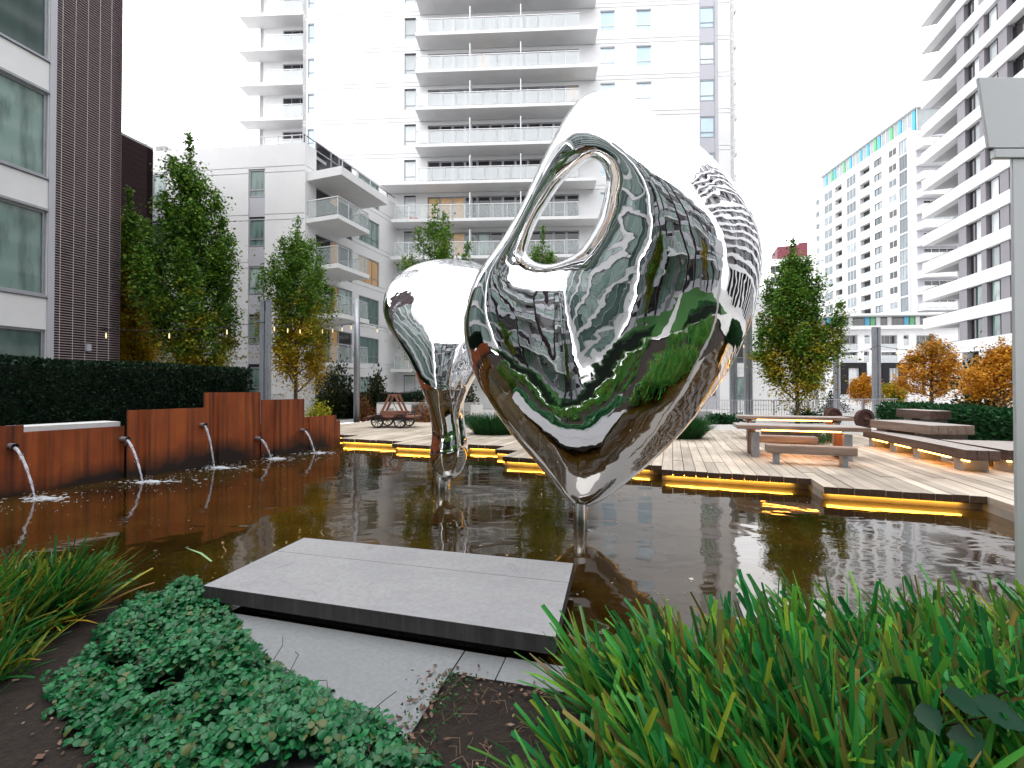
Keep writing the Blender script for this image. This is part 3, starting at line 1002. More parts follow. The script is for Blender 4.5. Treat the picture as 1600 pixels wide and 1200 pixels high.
def midtower():
    p0, p1 = Vector((72.8, 110, 0)), Vector((71.2, 79.6, 0))
    root = thing('white_far_tower', 'white far tower with blue and green glass penthouse strips', 'building', (p1.x, p1.y, 0))
    F = Fac(root, (p0.x, p0.y), (p1.x, p1.y))
    H, z0 = 2.88, 12.8
    zt = 48.0
    ops = []
    todo = []
    for k in range(12):
        f = z0 + H * k
        for u0, u1, za, zb, g, fr, colsn in ((1275, 1281, .9, 2.3, G_GRID, WFRAME, 1), (1288, 1301, .5, 2.5, G_GRID, WFRAME, 2), (1323, 1338, .4, 2.55, G_GRID, WFRAME, 3), (1367, 1379, .95, 2.35, G_GRID, DGREY, 2), (1389, 1402, .95, 2.35, G_DARK, WFRAME, 2), (1406, 1419, .1, 2.7, G_GRID, FRAME, 3)):
            todo.append((F.S(u0, 400), f + za, F.S(u1, 400), f + zb, g, fr, colsn))
        for u0, u1 in ((1305, 1316), (1344, 1360)):
            todo.append((F.S(u0, 400), f + .2, F.S(u1, 400), f + 2.3, None, None, 0))
    F.wall(WHITE, 0, zt, [t[:4] for t in todo], [z0 + H * k - .12 for k in range(13)], depth=.9, gh=.1, gd=.08)
    rr = random.Random(5)
    for a, b, c_, d_, g, fr, cn in todo:
        if g is None:
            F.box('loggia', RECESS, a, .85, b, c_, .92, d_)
            F.put('loggia_rail', cached(('lr', round(c_ - a, 1)), lambda: MB().box(0, 0, 0, c_ - a, .05, .9).mesh('loggia_rail', RAILGLASS)), a, .06, b)
        else:
            F.window(a, b, c_, d_, g if rr.random() < .8 else G_GRID, fr, cols=cn, y=.08, bar=.1)
    # face with balconies round the corner
    r = p1 + Vector((12, -.6, 0))
    E = Fac(root, (p1.x, p1.y), (r.x, r.y))
    eo = [(2.2, z0 + H * k + .2, 7.5, z0 + H * k + 2.5) for k in range(12)]
    E.wall(LGREY, 0, zt, eo, [z0 + H * k - .12 for k in range(13)], depth=.3)
    for k, (a, b, c_, d_) in enumerate(eo):
        E.window(a, b, c_, d_, G_DARK if k % 3 else G_PALE, WFRAME, cols=4, y=.1, bar=.1)
        E.balcony(.8, 9, z0 + H * k - .1, depth=1.9, bays=6)
    # penthouse
    P = Fac(root, (F.w(3.5, 1.5).x, F.w(3.5, 1.5).y), (F.w(F.W - .5, 1.5).x, F.w(F.W - .5, 1.5).y))
    P.wall(G_PALE, zt, zt + 4.3, depth=.2)
    n = 26
    for k in range(n):
        x = P.W * (k + .5) / n
        kind = [None, CYAN, None, GREENFIN, CYAN, None, None, GREENFIN, None, CYAN, None, None, CYAN][k % 13]
        if kind:
            P.box('glass_fin', kind, x - .3, -.12, zt + .1, x + .35, 0, zt + 4.0)
        P.box('mullion', WFRAME, x + .6, -.06, zt + .05, x + .7, 0, zt + 4.2)
    P2 = Fac(root, (P.w(P.W).x, P.w(P.W).y), (P.w(P.W, 9).x, P.w(P.W, 9).y))
    P2.wall(G_PALE, zt, zt + 4.3)
    roofbox(root, [P.w(-.4, -.5), P.w(P.W + .5, -.5), P.w(P.W + .5, 9), P.w(-.4, 9)], zt + 4.31, zt + 4.75, WHITE2, 'penthouse_roof')
    roofbox(root, [F.w(0, .95), F.w(F.W, .95), E.w(E.W, 9), F.w(0, 12)], zt - .4, zt - .05, CONC)
    F.box('parapet', WHITE, 0, -.06, zt + .003, F.W, .12, zt + .5)
    # podium in front
    a = at(1286, 560, 66)
    b = at(1500, 560, 64)
    pd = thing('podium_block', 'white four storey podium block with dark window surrounds below the far tower', 'building', (a.x, a.y, 0))
    Q = Fac(pd, (a.x, a.y), (b.x, b.y))
    zr = Q.Z(1380, 492)
    z1 = Q.Z(1380, 515)
    lv = [Q.Z(1380, y) for y in (560, 545, 522)]
    o2 = []
    for u0, u1, v0, v1 in ((1313, 1340, 524, 548), (1351, 1359, 524, 537), (1377, 1402, 524, 548), (1412, 1420, 524, 540), (1432, 1460, 524, 548), (1313, 1340, 550, 566), (1377, 1402, 550, 566), (1350, 1358, 549, 566), (1432, 1460, 550, 566)):
        o2.append((Q.S(u0, 540), Q.Z(u0, v1), Q.S(u1, 540), Q.Z(u0, v0)))
    Q.wall(WHITE, 0, z1, o2, [Q.Z(1380, 523)], depth=.8)
    for x0, za, x1, zb in o2:
        Q.window(x0, za, x1, zb, G_DARK, FRAME, cols=3, y=.5, bar=.1)
        Q.box('loggia_rail', RAILGLASS, x0, .05, za, x1, .1, za + 1.0)
    Q.wall(G_DARK, z1 + .5, zr - .3, x0=.3, name='glazed_band')
    k = 0
    x = .5
    rr = random.Random(9)
    while x < Q.W - .5:
        c_ = [CYAN, GREENFIN, WFRAME, None, WFRAME, None, None][k % 7]
        if c_: Q.box('glass_fin', c_, x, -.06, z1 + .52, x + .55, -.002, zr - .35)
        x += .75
        k += 1
    Q.box('slab_edge', WHITE2, -.4, -.9, z1 + .003, Q.W, .5, z1 + .5)
    Q.box('canopy', WHITE2, -.6, -1.6, zr - .28, Q.W, .5, zr)
    for u0, u1 in ((1313, 1351), (1376, 1414), (1440, 1475)):      # dark portal frames round double-height bays
        x0, x1 = Q.S(u0, 590), Q.S(u1, 590)
        zt_, zb_ = Q.Z(u0, 567), Q.Z(u0, 616)
        pm = MB()
        pm.box(0, -.5, 0, .85, .3, zt_ - zb_).box(x1 - x0 - .85, -.5, 0, x1 - x0, .3, zt_ - zb_).box(.85, -.5, zt_ - zb_ - .75, x1 - x0 - .85, .3, zt_ - zb_)
        Q.put('portal', pm.mesh('portal', BLACK), x0, -.01, zb_)
        Q.window(x0 + .9, zb_ + .1, x0 + (x1 - x0) * .78, zt_ - .8, G_PALE, WFRAME, cols=4, rows=(.45,), y=-.15, bar=.12)
    roofbox(pd, [Q.w(0, .8), Q.w(Q.W, .8), Q.w(Q.W, 10), Q.w(0, 10)], zr - .25, zr - .02, CONC)
    Qe = Fac(pd, (Q.w(0, 10).x, Q.w(0, 10).y), (Q.w(0).x, Q.w(0).y))
    Qe.wall(WHITE, 0, z1)
    # red-topped block far behind the tall tree
    a, b = at(1199, 560, 132), at(1270, 560, 128)
    rb = thing('far_block', 'distant pale block with a maroon roof storey behind the tall right tree', 'building', (a.x, a.y, 0))
    K = Fac(rb, (a.x, a.y), (b.x, b.y))
    zk = K.Z(1240, 402)
    ko = []
    for i in range(4):
        for f in range(11):
            ko.append((1 + i * 3.3, 3 + f * 3.3, 3.4 + i * 3.3, 5 + f * 3.3))
    K.wall(WHITE2, 0, zk, ko, depth=.3)
    for o_ in ko:
        K.window(*o_, G_DARK, FRAME, cols=2, bar=.12)
    K.box('roof_storey', MAROON, K.S(1214, 390), -.4, zk + .003, K.W + .4, 8, K.Z(1240, 384))
    K.box('roof_cap', MAROON, K.S(1250, 390), 1, K.Z(1240, 384) + .003, K.W + .2, 6, K.Z(1240, 379))
midtower()

def slab_building():
    d = Vector((-.275, -.961, 0)).normalized()
    p0 = Vector((44.2, 48.0, 0))
    p1 = p0 + d * 62
    root = thing('banded_building', 'tall white banded apartment building with grey panels on the right', 'building', (p0.x, p0.y, 0))
    F = Fac(root, (p0.x, p0.y), (p1.x, p1.y))
    s0 = F.S(1496, 430)
    zl = [F.Z(1496, y) for y in (388, 436.5, 485, 537)]       # top edges of four bands at the pier
    H = (zl[0] - zl[2]) / 2
    tops = [zl[2] + H * k for k in range(-1, 13)]
    bh = 1.12
    low = tops[0] - bh
    # piers, windows and panels between the bands, one bay repeated along the street
    u = [1496, 1508, 1510, 1529, 1531, 1539, 1541, 1559, 1561, 1575]
    s = [F.S(x, 430) for x in u]
    bay = s[9] - s[0] + 2.6
    nb = int((F.W - s0) / bay) + 1
    H_ = tops[-1] + 1.2
    F.box('inner_wall', MGREY, s0, .9, low, F.W, 1.2, H_)
    F.box('rear_wall', LGREY, .1, 2.9, low, s0 + .02, 3.2, H_)
    F.box('return_wall', MGREY, s0, .75, low, s0 + .25, 3.2, H_)
    for j, t in enumerate(tops):
        zb, z2 = t + .002, t + H - bh
        F.box('band', WHITE, -.1, -.02, t - bh, F.W, .85, t)
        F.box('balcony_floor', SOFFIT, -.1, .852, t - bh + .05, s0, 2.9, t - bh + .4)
        F.box('rail', DGREY, -.06, .02, t + .03, s0 - .05, .06, t + .08)
        # open balcony: a door in the rear wall
        F.window(1.0, t - bh + .45, s0 - .6, t + H - bh, G_DARK, DGREY, cols=4, y=2.84)
        for i in range(nb):
            o = i * bay
            if s[0] + o + bay > F.W: break
            F.put('grey_panel', cached(('gp', 1), lambda: MB().box(0, 0, 0, s[1] - s[0], .4, z2 - zb).mesh('grey_panel', MGREY)), s[0] + o, .12, zb)
            F.put('grey_panel', cached(('gp', 2), lambda: MB().box(0, 0, 0, s[5] - s[4], .4, z2 - zb).mesh('grey_panel', MGREY)), s[4] + o, .12, zb)
            F.put('grey_panel', cached(('gp', 3), lambda: MB().box(0, 0, 0, s[9] - s[8], .4, z2 - zb).mesh('grey_panel', MGREY)), s[8] + o, .12, zb)
            F.window(s[2] + o, zb, s[2] + o + .62, z2, G_DARK, DGREY, y=.35)
            F.window(s[2] + o + .64, zb, s[3] + o, z2, G_PALE if j > 1 else G_TEAL, DGREY, y=.35)
            F.window(s[6] + o, zb, s[7] + o - .3, z2, G_PALE if j > 1 else G_TEAL, DGREY, y=.35)
            F.window(s[9] + o + .1, zb, s[0] + o + bay - .05, z2, G_DARK, DGREY, cols=2, y=.6)
    # ground storey: white piers and dark glazing
    F.box('plinth_wall', BLACK, s0, .9, 0, F.W, 1.2, low - .003)
    x = s0 - .4
    k = 0
    while x < F.W:
        F.box('pier', WHITE2, x, .0, 0, x + .95, .88, low - .003)
        x += 3.1
        k += 1
    F.box('side_pier', WHITE2, .2, 0, 0, 1.1, .88, low - .003)
    E = Fac(root, (F.w(0, 12).x, F.w(0, 12).y), (F.w(0).x, F.w(0).y))
    E.wall(WHITE, 0, H_, x1=8.9)
    roofbox(root, [F.w(0, .9), F.w(F.W, .9), F.w(F.W, 12), F.w(0, 12)], H_ - .4, H_ - .1, CONC)
slab_building()

def south_building():
    """the block behind the camera; it shows only in the mirror steel and the water"""
    root = thing('terrace_building', 'teal glazed apartment block behind the photographer, seen in the mirror steel', 'building', (20, -19, 0))
    F = Fac(root, (24, -15.5), (-19, -10.5))
    ops, wl = [], []
    fl = [.6 + 3.1 * k for k in range(8)]
    x = .6
    bays = []
    while x < F.W - 3:
        bays.append(x)
        x += 3.9
    for f in fl:
        for b in bays:
            ops.append((b, f + .5, b + 2.9, f + 2.7))
    F.wall(LGREY, 0, fl[-1] + 3.4, ops, [f - .1 for f in fl], depth=.18)
    for k, (a, b, c_, d_) in enumerate(ops):
        F.window(a, b, c_, d_, G_DARK if (k * 7) % 5 < 2 else G_TEAL, DGREY, cols=3, rows=(.3,), y=.08)
    for k, b in enumerate(bays):
        F.box('brick_pier', BRICK2 if k % 3 else MGREY, b + 2.95, -.12, .0, b + 3.8, .0, fl[-1] + 3.2)
    for f in fl[1::2]:
        F.balcony(6.4, 17.0, f, depth=1.6, glass=RAILCLEAR)
        F.balcony(24, 31, f, depth=1.6, glass=RAILCLEAR)
    roofbox(root, [F.w(0, .3), F.w(F.W, .3), F.w(F.W, 9), F.w(0, 9)], fl[-1] + 3.0, fl[-1] + 3.3, CONC)
    for pts, nm, m, z in (([(-15, -10.6), (-.9, -12.2), (-.5, -1.45), (-15, -1.0)], 'lawn', LAWN, .19), ([(.7, -12.4), (16, -13.6), (16, -1.2), (.9, -1.45)], 'lawn', LAWN, .19)):
        o = part(nm, MB().prism(pts, z - .03, z + .01), m, None)
        tag(o, kind='structure')
south_building()

# ------------------------------------------------------------------ rusty fountain wall, planter, hedge
WA, WB = Vector((-8.28, 7.25, 0)), Vector((-5.30, 13.80, 0))
WD = (WB - WA).normalized()
WN = Vector((WD.y, -WD.x, 0))                       # towards the pond
def wall_at(u, off=0.0):
    k = (u - 800) / FPX
    a = WA + WN * off
    t = (k * a.y - a.x) / (WD.x - k * WD.y)
    return t                                        # distance along the wall from WA
def fountain_wall():
    root = thing('fountain_wall', 'stepped wall of rusty steel sheets with water spouts along the pond', 'wall', WA)
    rz = math.atan2(WD.y, WD.x)
    spec = [(-520, 38, 665, .0), (38, 198, 671, -.06), (198, 320, 639, .03), (320, 408, 613, -.02), (408, 475, 624, .02), (475, 527, 650, -.03), (526.6, 533, 657, -.03)]
    rr = random.Random(4)
    for u0, u1, vt, off in spec:
        t0 = -6.5 if u0 < 0 else wall_at(u0)
        t1 = wall_at(u1) - .001
        um = max((u0 + u1) / 2, 20)
        tm = wall_at(um)
        p = WA + WD * tm
        zt = at(um, vt, p.y).z
        # folded sheet in plan: flats broken by shallow vertical folds
        xs = [t0]
        x = t0 + rr.uniform(.1, .3)
        prof = [(t0, off)]
        while x < t1 - .45:
            wd = rr.choice((.07, .10, .16, .22))
            dp = rr.choice((-.05, .04, -.035))
            prof += [(x, off), (x + .025, off + dp), (x + wd, off + dp), (x + wd + .025, off)]
            x += wd + rr.choice((.22, .5, .9, .75))
        prof.append((t1, off))
        n = len(prof)
        mb = MB()
        th = .02
        vs = [(a, -b, -.4) for a, b in prof] + [(a, -b, zt) for a, b in prof] + [(a, -b + th, -.4) for a, b in prof] + [(a, -b + th, zt) for a, b in prof]
        fs = []
        for i in range(n - 1):
            fs += [(i, i + 1, n + i + 1, n + i), (2 * n + i + 1, 2 * n + i, 3 * n + i, 3 * n + i + 1), (n + i, n + i + 1, 3 * n + i + 1, 3 * n + i)]
        fs += [(0, n, 3 * n, 2 * n), (n - 1, 3 * n - 1, 4 * n - 1, 2 * n - 1)]
        mb.add(vs, fs)
        part('panel', mb, CORTEN, root, (0, 0, 0), rz)
    return root, rz
FW, FRZ = fountain_wall()

JETS = [(18, 697, 55, 779, 'nearest the left edge of the view'), (193, 686, 223, 753, 'by the low panel joint'), (314, 664, 335, 731, 'at the tall sheet'), (402, 685, 424, 717, 'under the tallest panel'), (471, 672, 492, 708, 'at the far end of the wall')]
def jets():
    rr = random.Random(8)
    for k, (u0, v0, u1, v1, nm) in enumerate(JETS):
        t = wall_at(u0)
        p = WA + WD * t
        z = at(u0, v0, p.y).z
        a = p + Vector((0, 0, z)) - FW.location
        mb = MB()
        mb.tube([a - WN * .03, a + WN * .17], .050, 14, cap=False).tube([a - WN * .03, a + WN * .17], .041, 14, cap=False)
        n = 14
        o = len(mb.v)
        part('spout', mb, METAL, FW, smooth=True)
        g = gnd(u1, v1, 0.0)
        src = p + WN * .15 + Vector((0, 0, z - .018))
        pts, rad = [], []
        for i in range(13):
            f = i / 12
            q = src.lerp(Vector((g.x, g.y, 0)), f)
            q.z = src.z * (1 - .30 * f - .70 * f * f)
            pts.append(q)
            rad.append(.027 - .013 * f + .004 * math.sin(i * 2.1 + k))
        j = thing('water_jet', 'arc of water falling from the spout ' + nm, 'water jet', src, 0, 'water jets from the rusty wall')
        part('stream', MB().tube([q - src for q in pts], rad, 8), JET, j, smooth=True)
        dm = MB()
        for i in range(70):
            q = pts[rr.randrange(4, 13)] + Vector((rr.gauss(0, .022), rr.gauss(0, .022), rr.gauss(0, .03)))
            if i > 40: q = pts[12] + Vector((rr.gauss(0, .10), rr.gauss(0, .08), abs(rr.gauss(0, .06))))
            q = q - src
            r_ = rr.uniform(.003, .008)
            dm.add([q + Vector(v) * r_ for v in ((1, 0, 0), (-1, 0, 0), (0, 1, 0), (0, -1, 0), (0, 0, 1.4), (0, 0, -1.4))], [(0, 2, 4), (2, 1, 4), (1, 3, 4), (3, 0, 4), (2, 0, 5), (1, 2, 5), (3, 1, 5), (0, 3, 5)])
        part('droplets', dm, FOAM, j, kind='stuff')
        # churned foam where it lands
        fm = MB()
        for i in range(85):
            r = abs(rr.gauss(0, .20)) * (1.5 if i % 3 else .6)
            az = rr.uniform(0, 6.28)
            c = Vector((g.x + r * math.cos(az) * 1.6 + .12, g.y + r * math.sin(az) * .7, .004)) - src
            h = max(.004, .05 * math.exp(-r * 9)) * rr.uniform(.4, 1.2)
            s = rr.uniform(.012, .035)
            m_ = 5
            vs = [c + Vector((s * math.cos(6.28 * q / m_) * 1.5, s * math.sin(6.28 * q / m_), 0)) for q in range(m_)] + [c + Vector((0, 0, h))]
            fm.add(vs, [(q, (q + 1) % m_, m_) for q in range(m_)])
        for i in range(60):
            r = rr.uniform(.2, 1.5)
            az = rr.uniform(-2.2, 1.2)
            c = Vector((g.x + r * math.cos(az), g.y + r * math.sin(az), .002)) - src
            s = rr.uniform(.004, .009)
            vs = [c + Vector((s * math.cos(6.28 * q / 5), s * math.sin(6.28 * q / 5), 0)) for q in range(5)] + [c + Vector((0, 0, s))]
            fm.add(vs, [(q, (q + 1) % 5, 5) for q in range(5)])
        part('foam', fm, FOAM, j, kind='stuff')
FOAM = mat('foam', (.62, .65, .70), rough=.3, alpha=.7)
jets()

def planter_bed():
    a = WA - WD * 8 - WN * .16
    b = WB - WN * .16 - WD * .1
    top = .62
    pts = [a, b, b - WN * 4.0 - WD * .6, a - WN * 6.5]
    o = part('planter_bed', MB().prism(pts, -.5, top), SOIL, None)
    tag(o, kind='structure')
    # pale concrete coping that shows over the low sheet
    t0, t1 = wall_at(37), wall_at(198)
    p = WA + WD * (t0 + .02) - WN * .12
    zt = at(110, 663, (WA + WD * (t0 + t1) / 2).y).z
    cb = thing('concrete_ledge', 'pale concrete ledge showing above the low rusty sheet', 'ledge', p)
    m = MB().box(0, .10, .3, t1 - t0 - .05, .55, zt - .09).box(0, .03, zt - .088, t1 - t0 - .05, .62, zt)
    part('coping', m, WHITE2, cb, (0, 0, 0), FRZ)
    rr = random.Random(2)
    rm = MB()
    for k in range(150):                            # white pebbles in the bed under the hedge
        t = rr.uniform(t0 - 1.5, t1 + .3)
        c = WA + WD * t - WN * rr.uniform(.75, 1.05) + Vector((0, 0, top + rr.uniform(.12, .30)))
        s = rr.uniform(.02, .055)
        vs = [c + Vector((s * math.cos(6.28 * q / 6) * rr.uniform(.8, 1.4), s * math.sin(6.28 * q / 6), 0)) for q in range(6)] + [c + Vector((0, 0, s * .8)), c - Vector((0, 0, s * .5))]
        rm.add(vs, [(q, (q + 1) % 6, 6) for q in range(6)] + [((q + 1) % 6, q, 7) for q in range(6)])
    o = part('pebbles', rm, WHITE2, None)
    tag(o, kind='stuff')
planter_bed()

# ------------------------------------------------------------------ foliage
def leaves(C, A, Nn, ln, wd, fold=.15):
    """one folded diamond leaf per centre: A growth direction, Nn leaf normal"""
    A = A / np.linalg.norm(A, axis=1, keepdims=True)
    S = np.cross(A, Nn)
    S /= np.linalg.norm(S, axis=1, keepdims=True) + 1e-9
    U = np.cross(S, A)
    ln, wd = ln[:, None], wd[:, None]
    a = C
    b = C + A * ln * .42 + S * wd * .5 - U * ln * fold
    c = C + A * ln
    d = C + A * ln * .42 - S * wd * .5 - U * ln * fold
    V = np.stack([a, b, c, d], 1).reshape(-1, 3)
    n = len(C)
    F = np.arange(4 * n).reshape(n, 4)
    return V, F
def unit(n, bias=(0, 0, 0)):
    v = rng.normal(size=(n, 3)) + np.array(bias)
    return v / (np.linalg.norm(v, axis=1, keepdims=True) + 1e-9)

GREENS = [(.030, .085, .012), (.062, .16, .018), (.11, .23, .024), (.21, .33, .034)]
YELLOWS = [(.22, .23, .012), (.48, .36, .016), (.62, .40, .014), (.40, .18, .010)]
ORANGES = [(.46, .18, .014), (.66, .30, .018), (.74, .42, .04), (.42, .12, .012)]
TREE_A = leafmat('tree_leaf_green', GREENS, YELLOWS, 0, 9, patch=-.10)
TREE_B = leafmat('tree_leaf_yellowing', [(.034, .10, .012), (.068, .175, .018), (.12, .25, .024), (.22, .34, .032)], YELLOWS, .3, 6.0, patch=.30)
TREE_C = leafmat('tree_leaf_turning', GREENS, YELLOWS, .6, 8.0, patch=.42)
TREE_O = leafmat('tree_leaf_orange', [(.06, .07, .012), (.16, .12, .014), (.34, .16, .014)], ORANGES, 0, 5, patch=.42)
HEDGE = leafmat('hedge_leaf', [(.003, .013, .006), (.006, .024, .010), (.010, .034, .012), (.012, .045, .016)], transl=.1)
HEDGE2 = leafmat('laurel_leaf', [(.008, .045, .016), (.014, .075, .02), (.02, .10, .026)], transl=.15)
SHRUB = leafmat('shrub_leaf', [(.012, .025, .010), (.03, .045, .014), (.05, .05, .015)], transl=.2)
YSHRUB = leafmat('yellow_shrub_leaf', [(.30, .32, .02), (.45, .38, .02), (.20, .28, .03)], transl=.3)
RSHRUB = leafmat('russet_shrub_leaf', [(.25, .07, .03), (.35, .16, .04), (.12, .10, .03), (.30, .04, .03)], transl=.3)

def tree(label, base, H, Wd, n_leaves, leaf, m, seed, bole=1.6, name='columnar_tree', trunk_r=.09, limbs=22, ragged=.16, upright=.75, grp='courtyard trees', widest=.34, taper=1.0):
    """narrow tree: a leader, limbs that leave at a low angle and turn upright, leaves in tufts along them"""
    rr = random.Random(seed)
    g = np.random.default_rng(seed)
    root = thing(name, label, 'tree', base, 0, grp)
    tb = MB()
    lean = (rr.uniform(-.02, .02), rr.uniform(-.02, .02))
    ax = lambda z: Vector((lean[0] * z, lean[1] * z, z))
    zs = [0, bole * .5, bole, H * .45, H * .7, H * .93]
    tb.tube([ax(z) for z in zs], [trunk_r * k for k in (1.25, 1.0, .9, .62, .36, .10)], 9)
    n_leaves, leaf = int(n_leaves * 3.1), leaf * .60
    segs = [(ax(H * .55), ax(H * .9), .8, .16), (ax(H * .88), ax(H), .5, .05)]
    for i in range(limbs):
        f = (i + .5) / limbs
        z0 = bole + (H * .84 - bole) * f
        rel = (z0 - bole) / (H - bole)
        half = Wd / 2 * (1 - .93 * max(0, (rel - widest)) / (1 - widest)) ** (taper * 1.15) * (1 if rel > widest else .72 + .28 * rel / widest)
        az = i * 2.399 + rr.uniform(-.4, .4)
        r_ = half * rr.choice((.62, .8, .95, 1.0, 1.18))
        rise = (H - z0) * rr.uniform(.10, .20) + half * upright * rr.uniform(.7, 1.15)
        d = Vector((math.cos(az), math.sin(az), 0))
        p0 = ax(z0)
        p1 = p0 + d * r_ * .55 + Vector((0, 0, rise * .28))
        p2 = p0 + d * r_ * .92 + Vector((0, 0, rise * .68))
        p3 = p0 + d * r_ * 1.0 + Vector((0, 0, rise * 1.12))
        tb.tube([p0, p1, p2, p3], [trunk_r * .42 * (1 - rel * .5), trunk_r * .28, trunk_r * .17, .006], 5)
        p4 = p3 + (p3 - p2) * rr.uniform(.15, .7)
        segs += [(p0, p1, .45, .28), (p1, p2, 1.0, .22), (p2, p3, 1.1, .12), (p3, p4, .7, .055)]
        for s_ in range(3):                          # side twigs
            q0 = p0.lerp(p2, rr.uniform(.35, .95))
            q1 = q0 + Vector((rr.uniform(-1, 1), rr.uniform(-1, 1), rr.uniform(.2, 1.3))).normalized() * half * rr.uniform(.30, .55)
            tb.tube([q0, q1], [trunk_r * .10, .004], 4)
            segs.append((q0, q1, .9, .11))
    part('trunk', tb, BARK, root, smooth=True)
    wts = np.array([(b - a).length * k for a, b, k, _ in segs])
    idx = g.choice(len(segs), n_leaves, p=wts / wts.sum())
    A0 = np.array([tuple(s[0]) for s in segs])[idx]
    A1 = np.array([tuple(s[1]) for s in segs])[idx]
    sg = np.array([s[3] for s in segs])[idx] * (Wd / 3.0 + .35)
    t = g.random((n_leaves, 1))
    jit = g.normal(size=(n_leaves, 3)) * sg[:, None] * np.array([1, 1, .8])
    C = A0 + (A1 - A0) * t + jit
    keep = C[:, 2] > bole * .82
    C = C[keep]
    n = len(C)
    out = C.copy()
    out[:, 2] = .0
    A = out / (np.linalg.norm(out, axis=1, keepdims=True) + .05) * .7 + g.normal(size=(n, 3)) * .7 + np.array([0, 0, -.15])
    N_ = g.normal(size=(n, 3)) * .55 + np.array([0, 0, 1.0]) + out * .25
    ln = leaf * g.uniform(.7, 1.25, n)
    V, F = leaves(C, A, N_, ln, ln * .78)
    part('crown', npmesh('crown', V, F, m), None, root)
    return root

def shrub(label, base, rx, ry, H, n, leaf, m, seed, name='shrub', cat='shrub', grp=None, stems=7, rz=0.0, flat=.0):
    g = np.random.default_rng(seed)
    rr = random.Random(seed)
    root = thing(name, label, cat, base, rz, grp)
    sb = MB()
    tips = []
    for k in range(stems):
        az = 6.28 * k / stems + rr.uniform(-.3, .3)
        tip = Vector((rx * .6 * math.cos(az), ry * .6 * math.sin(az), H * rr.uniform(.6, .95)))
        sb.tube([(0.1 * rx * math.cos(az), .1 * ry * math.sin(az), 0), tuple(tip * .55), tuple(tip)], [.018, .012, .004], 5)
        tips.append(tip)
    part('stems', sb, BARK, root)
    k = max(14, n // 110)                            # leaf tufts of uneven size
    cc = g.normal(size=(k, 3))
    cc /= np.linalg.norm(cc, axis=1, keepdims=True)
    cc[:, 2] = np.abs(cc[:, 2]) if flat == 0 else cc[:, 2] * .5 + .5
    cc *= g.uniform(.35, .95, (k, 1))
    ix = g.integers(0, k, n)
    C = (cc[ix] + g.normal(size=(n, 3)) * .20) * np.array([rx, ry, H * .9]) + np.array([0, 0, H * .06])
    C[:, 2] = np.abs(C[:, 2])
    A = C * np.array([1, 1, .4]) + g.normal(size=(n, 3)) * .5 * max(rx, .3)
    N_ = g.normal(size=(n, 3)) * .6 + np.array([0, 0, 1])
    ln = leaf * g.uniform(.7, 1.3, n)
    V, F = leaves(C, A, N_, ln, ln * .62)
    part('foliage', npmesh('foliage', V, F, m), None, root)
    return root

def hedge(label, p0, p1, thick, zb, zt, n, leaf, m, seed, core=(.003, .008, .004), bumps=.04):
    """clipped hedge from p0 to p1 (front line), leaves on a dark twiggy core"""
    g = np.random.default_rng(seed)
    p0, p1 = Vector((p0[0], p0[1], 0)), Vector((p1[0], p1[1], 0))
    d = (p1 - p0).normalized()
    L = (p1 - p0).length
    rz = math.atan2(d.y, d.x)
    root = thing('hedge', label, 'hedge', p0, rz)
    cm = cached(('core', core), lambda: mat('hedge_core', core, tuple(c * 2 for c in core), rough=.95, scale=9))
    part('twigs', MB().box(.06, .07, zb, L - .06, thick - .06, zt - .08), cm, root)
    areas = np.array([L * (zt - zb), L * thick, thick * (zt - zb), thick * (zt - zb)])
    k = g.choice(4, n, p=areas / areas.sum())
    u, v = g.random(n), g.random(n)
    dep = g.exponential(.035, n) - .05
    C = np.zeros((n, 3))
    Nn = np.zeros((n, 3))
    f = k == 0
    C[f] = np.stack([u[f] * L, dep[f] + bumps * np.sin(u[f] * L * 3.1) * np.sin(v[f] * 7), zb + v[f] * (zt - zb)], -1)
    Nn[f] = (0, -1, .3)
    f = k == 1
    C[f] = np.stack([u[f] * L, v[f] * thick, zt - dep[f] - .02 + bumps * .6 * np.sin(u[f] * L * 2.3 + 1)], -1)
    Nn[f] = (0, -.2, 1)
    f = k == 2
    C[f] = np.stack([dep[f], u[f] * thick, zb + v[f] * (zt - zb)], -1)
    Nn[f] = (-1, 0, .3)
    f = k == 3
    C[f] = np.stack([L - dep[f], u[f] * thick, zb + v[f] * (zt - zb)], -1)
    Nn[f] = (1, 0, .3)
    A = Nn * .8 + g.normal(size=(n, 3)) * .6 + np.array([0, 0, .25])
    N2 = Nn + g.normal(size=(n, 3)) * .7
    ln = leaf * g.uniform(.6, 1.3, n)
    V, F = leaves(C, A, N2, ln, ln * .6)
    part('foliage', npmesh('foliage', V, F, m), None, root)
    return root

h0 = WA - WD * 5.5 - WN * 1.35
h1 = WB - WN * 1.35 - WD * 1.15
def hend(u):
    t = wall_at(u, -1.35)
    return WA - WN * 1.35 + WD * t
hedge('long dark clipped hedge above the rusty fountain wall', h0, hend(392), 1.0, .6, 2.30, 46000, .062, HEDGE, 21)

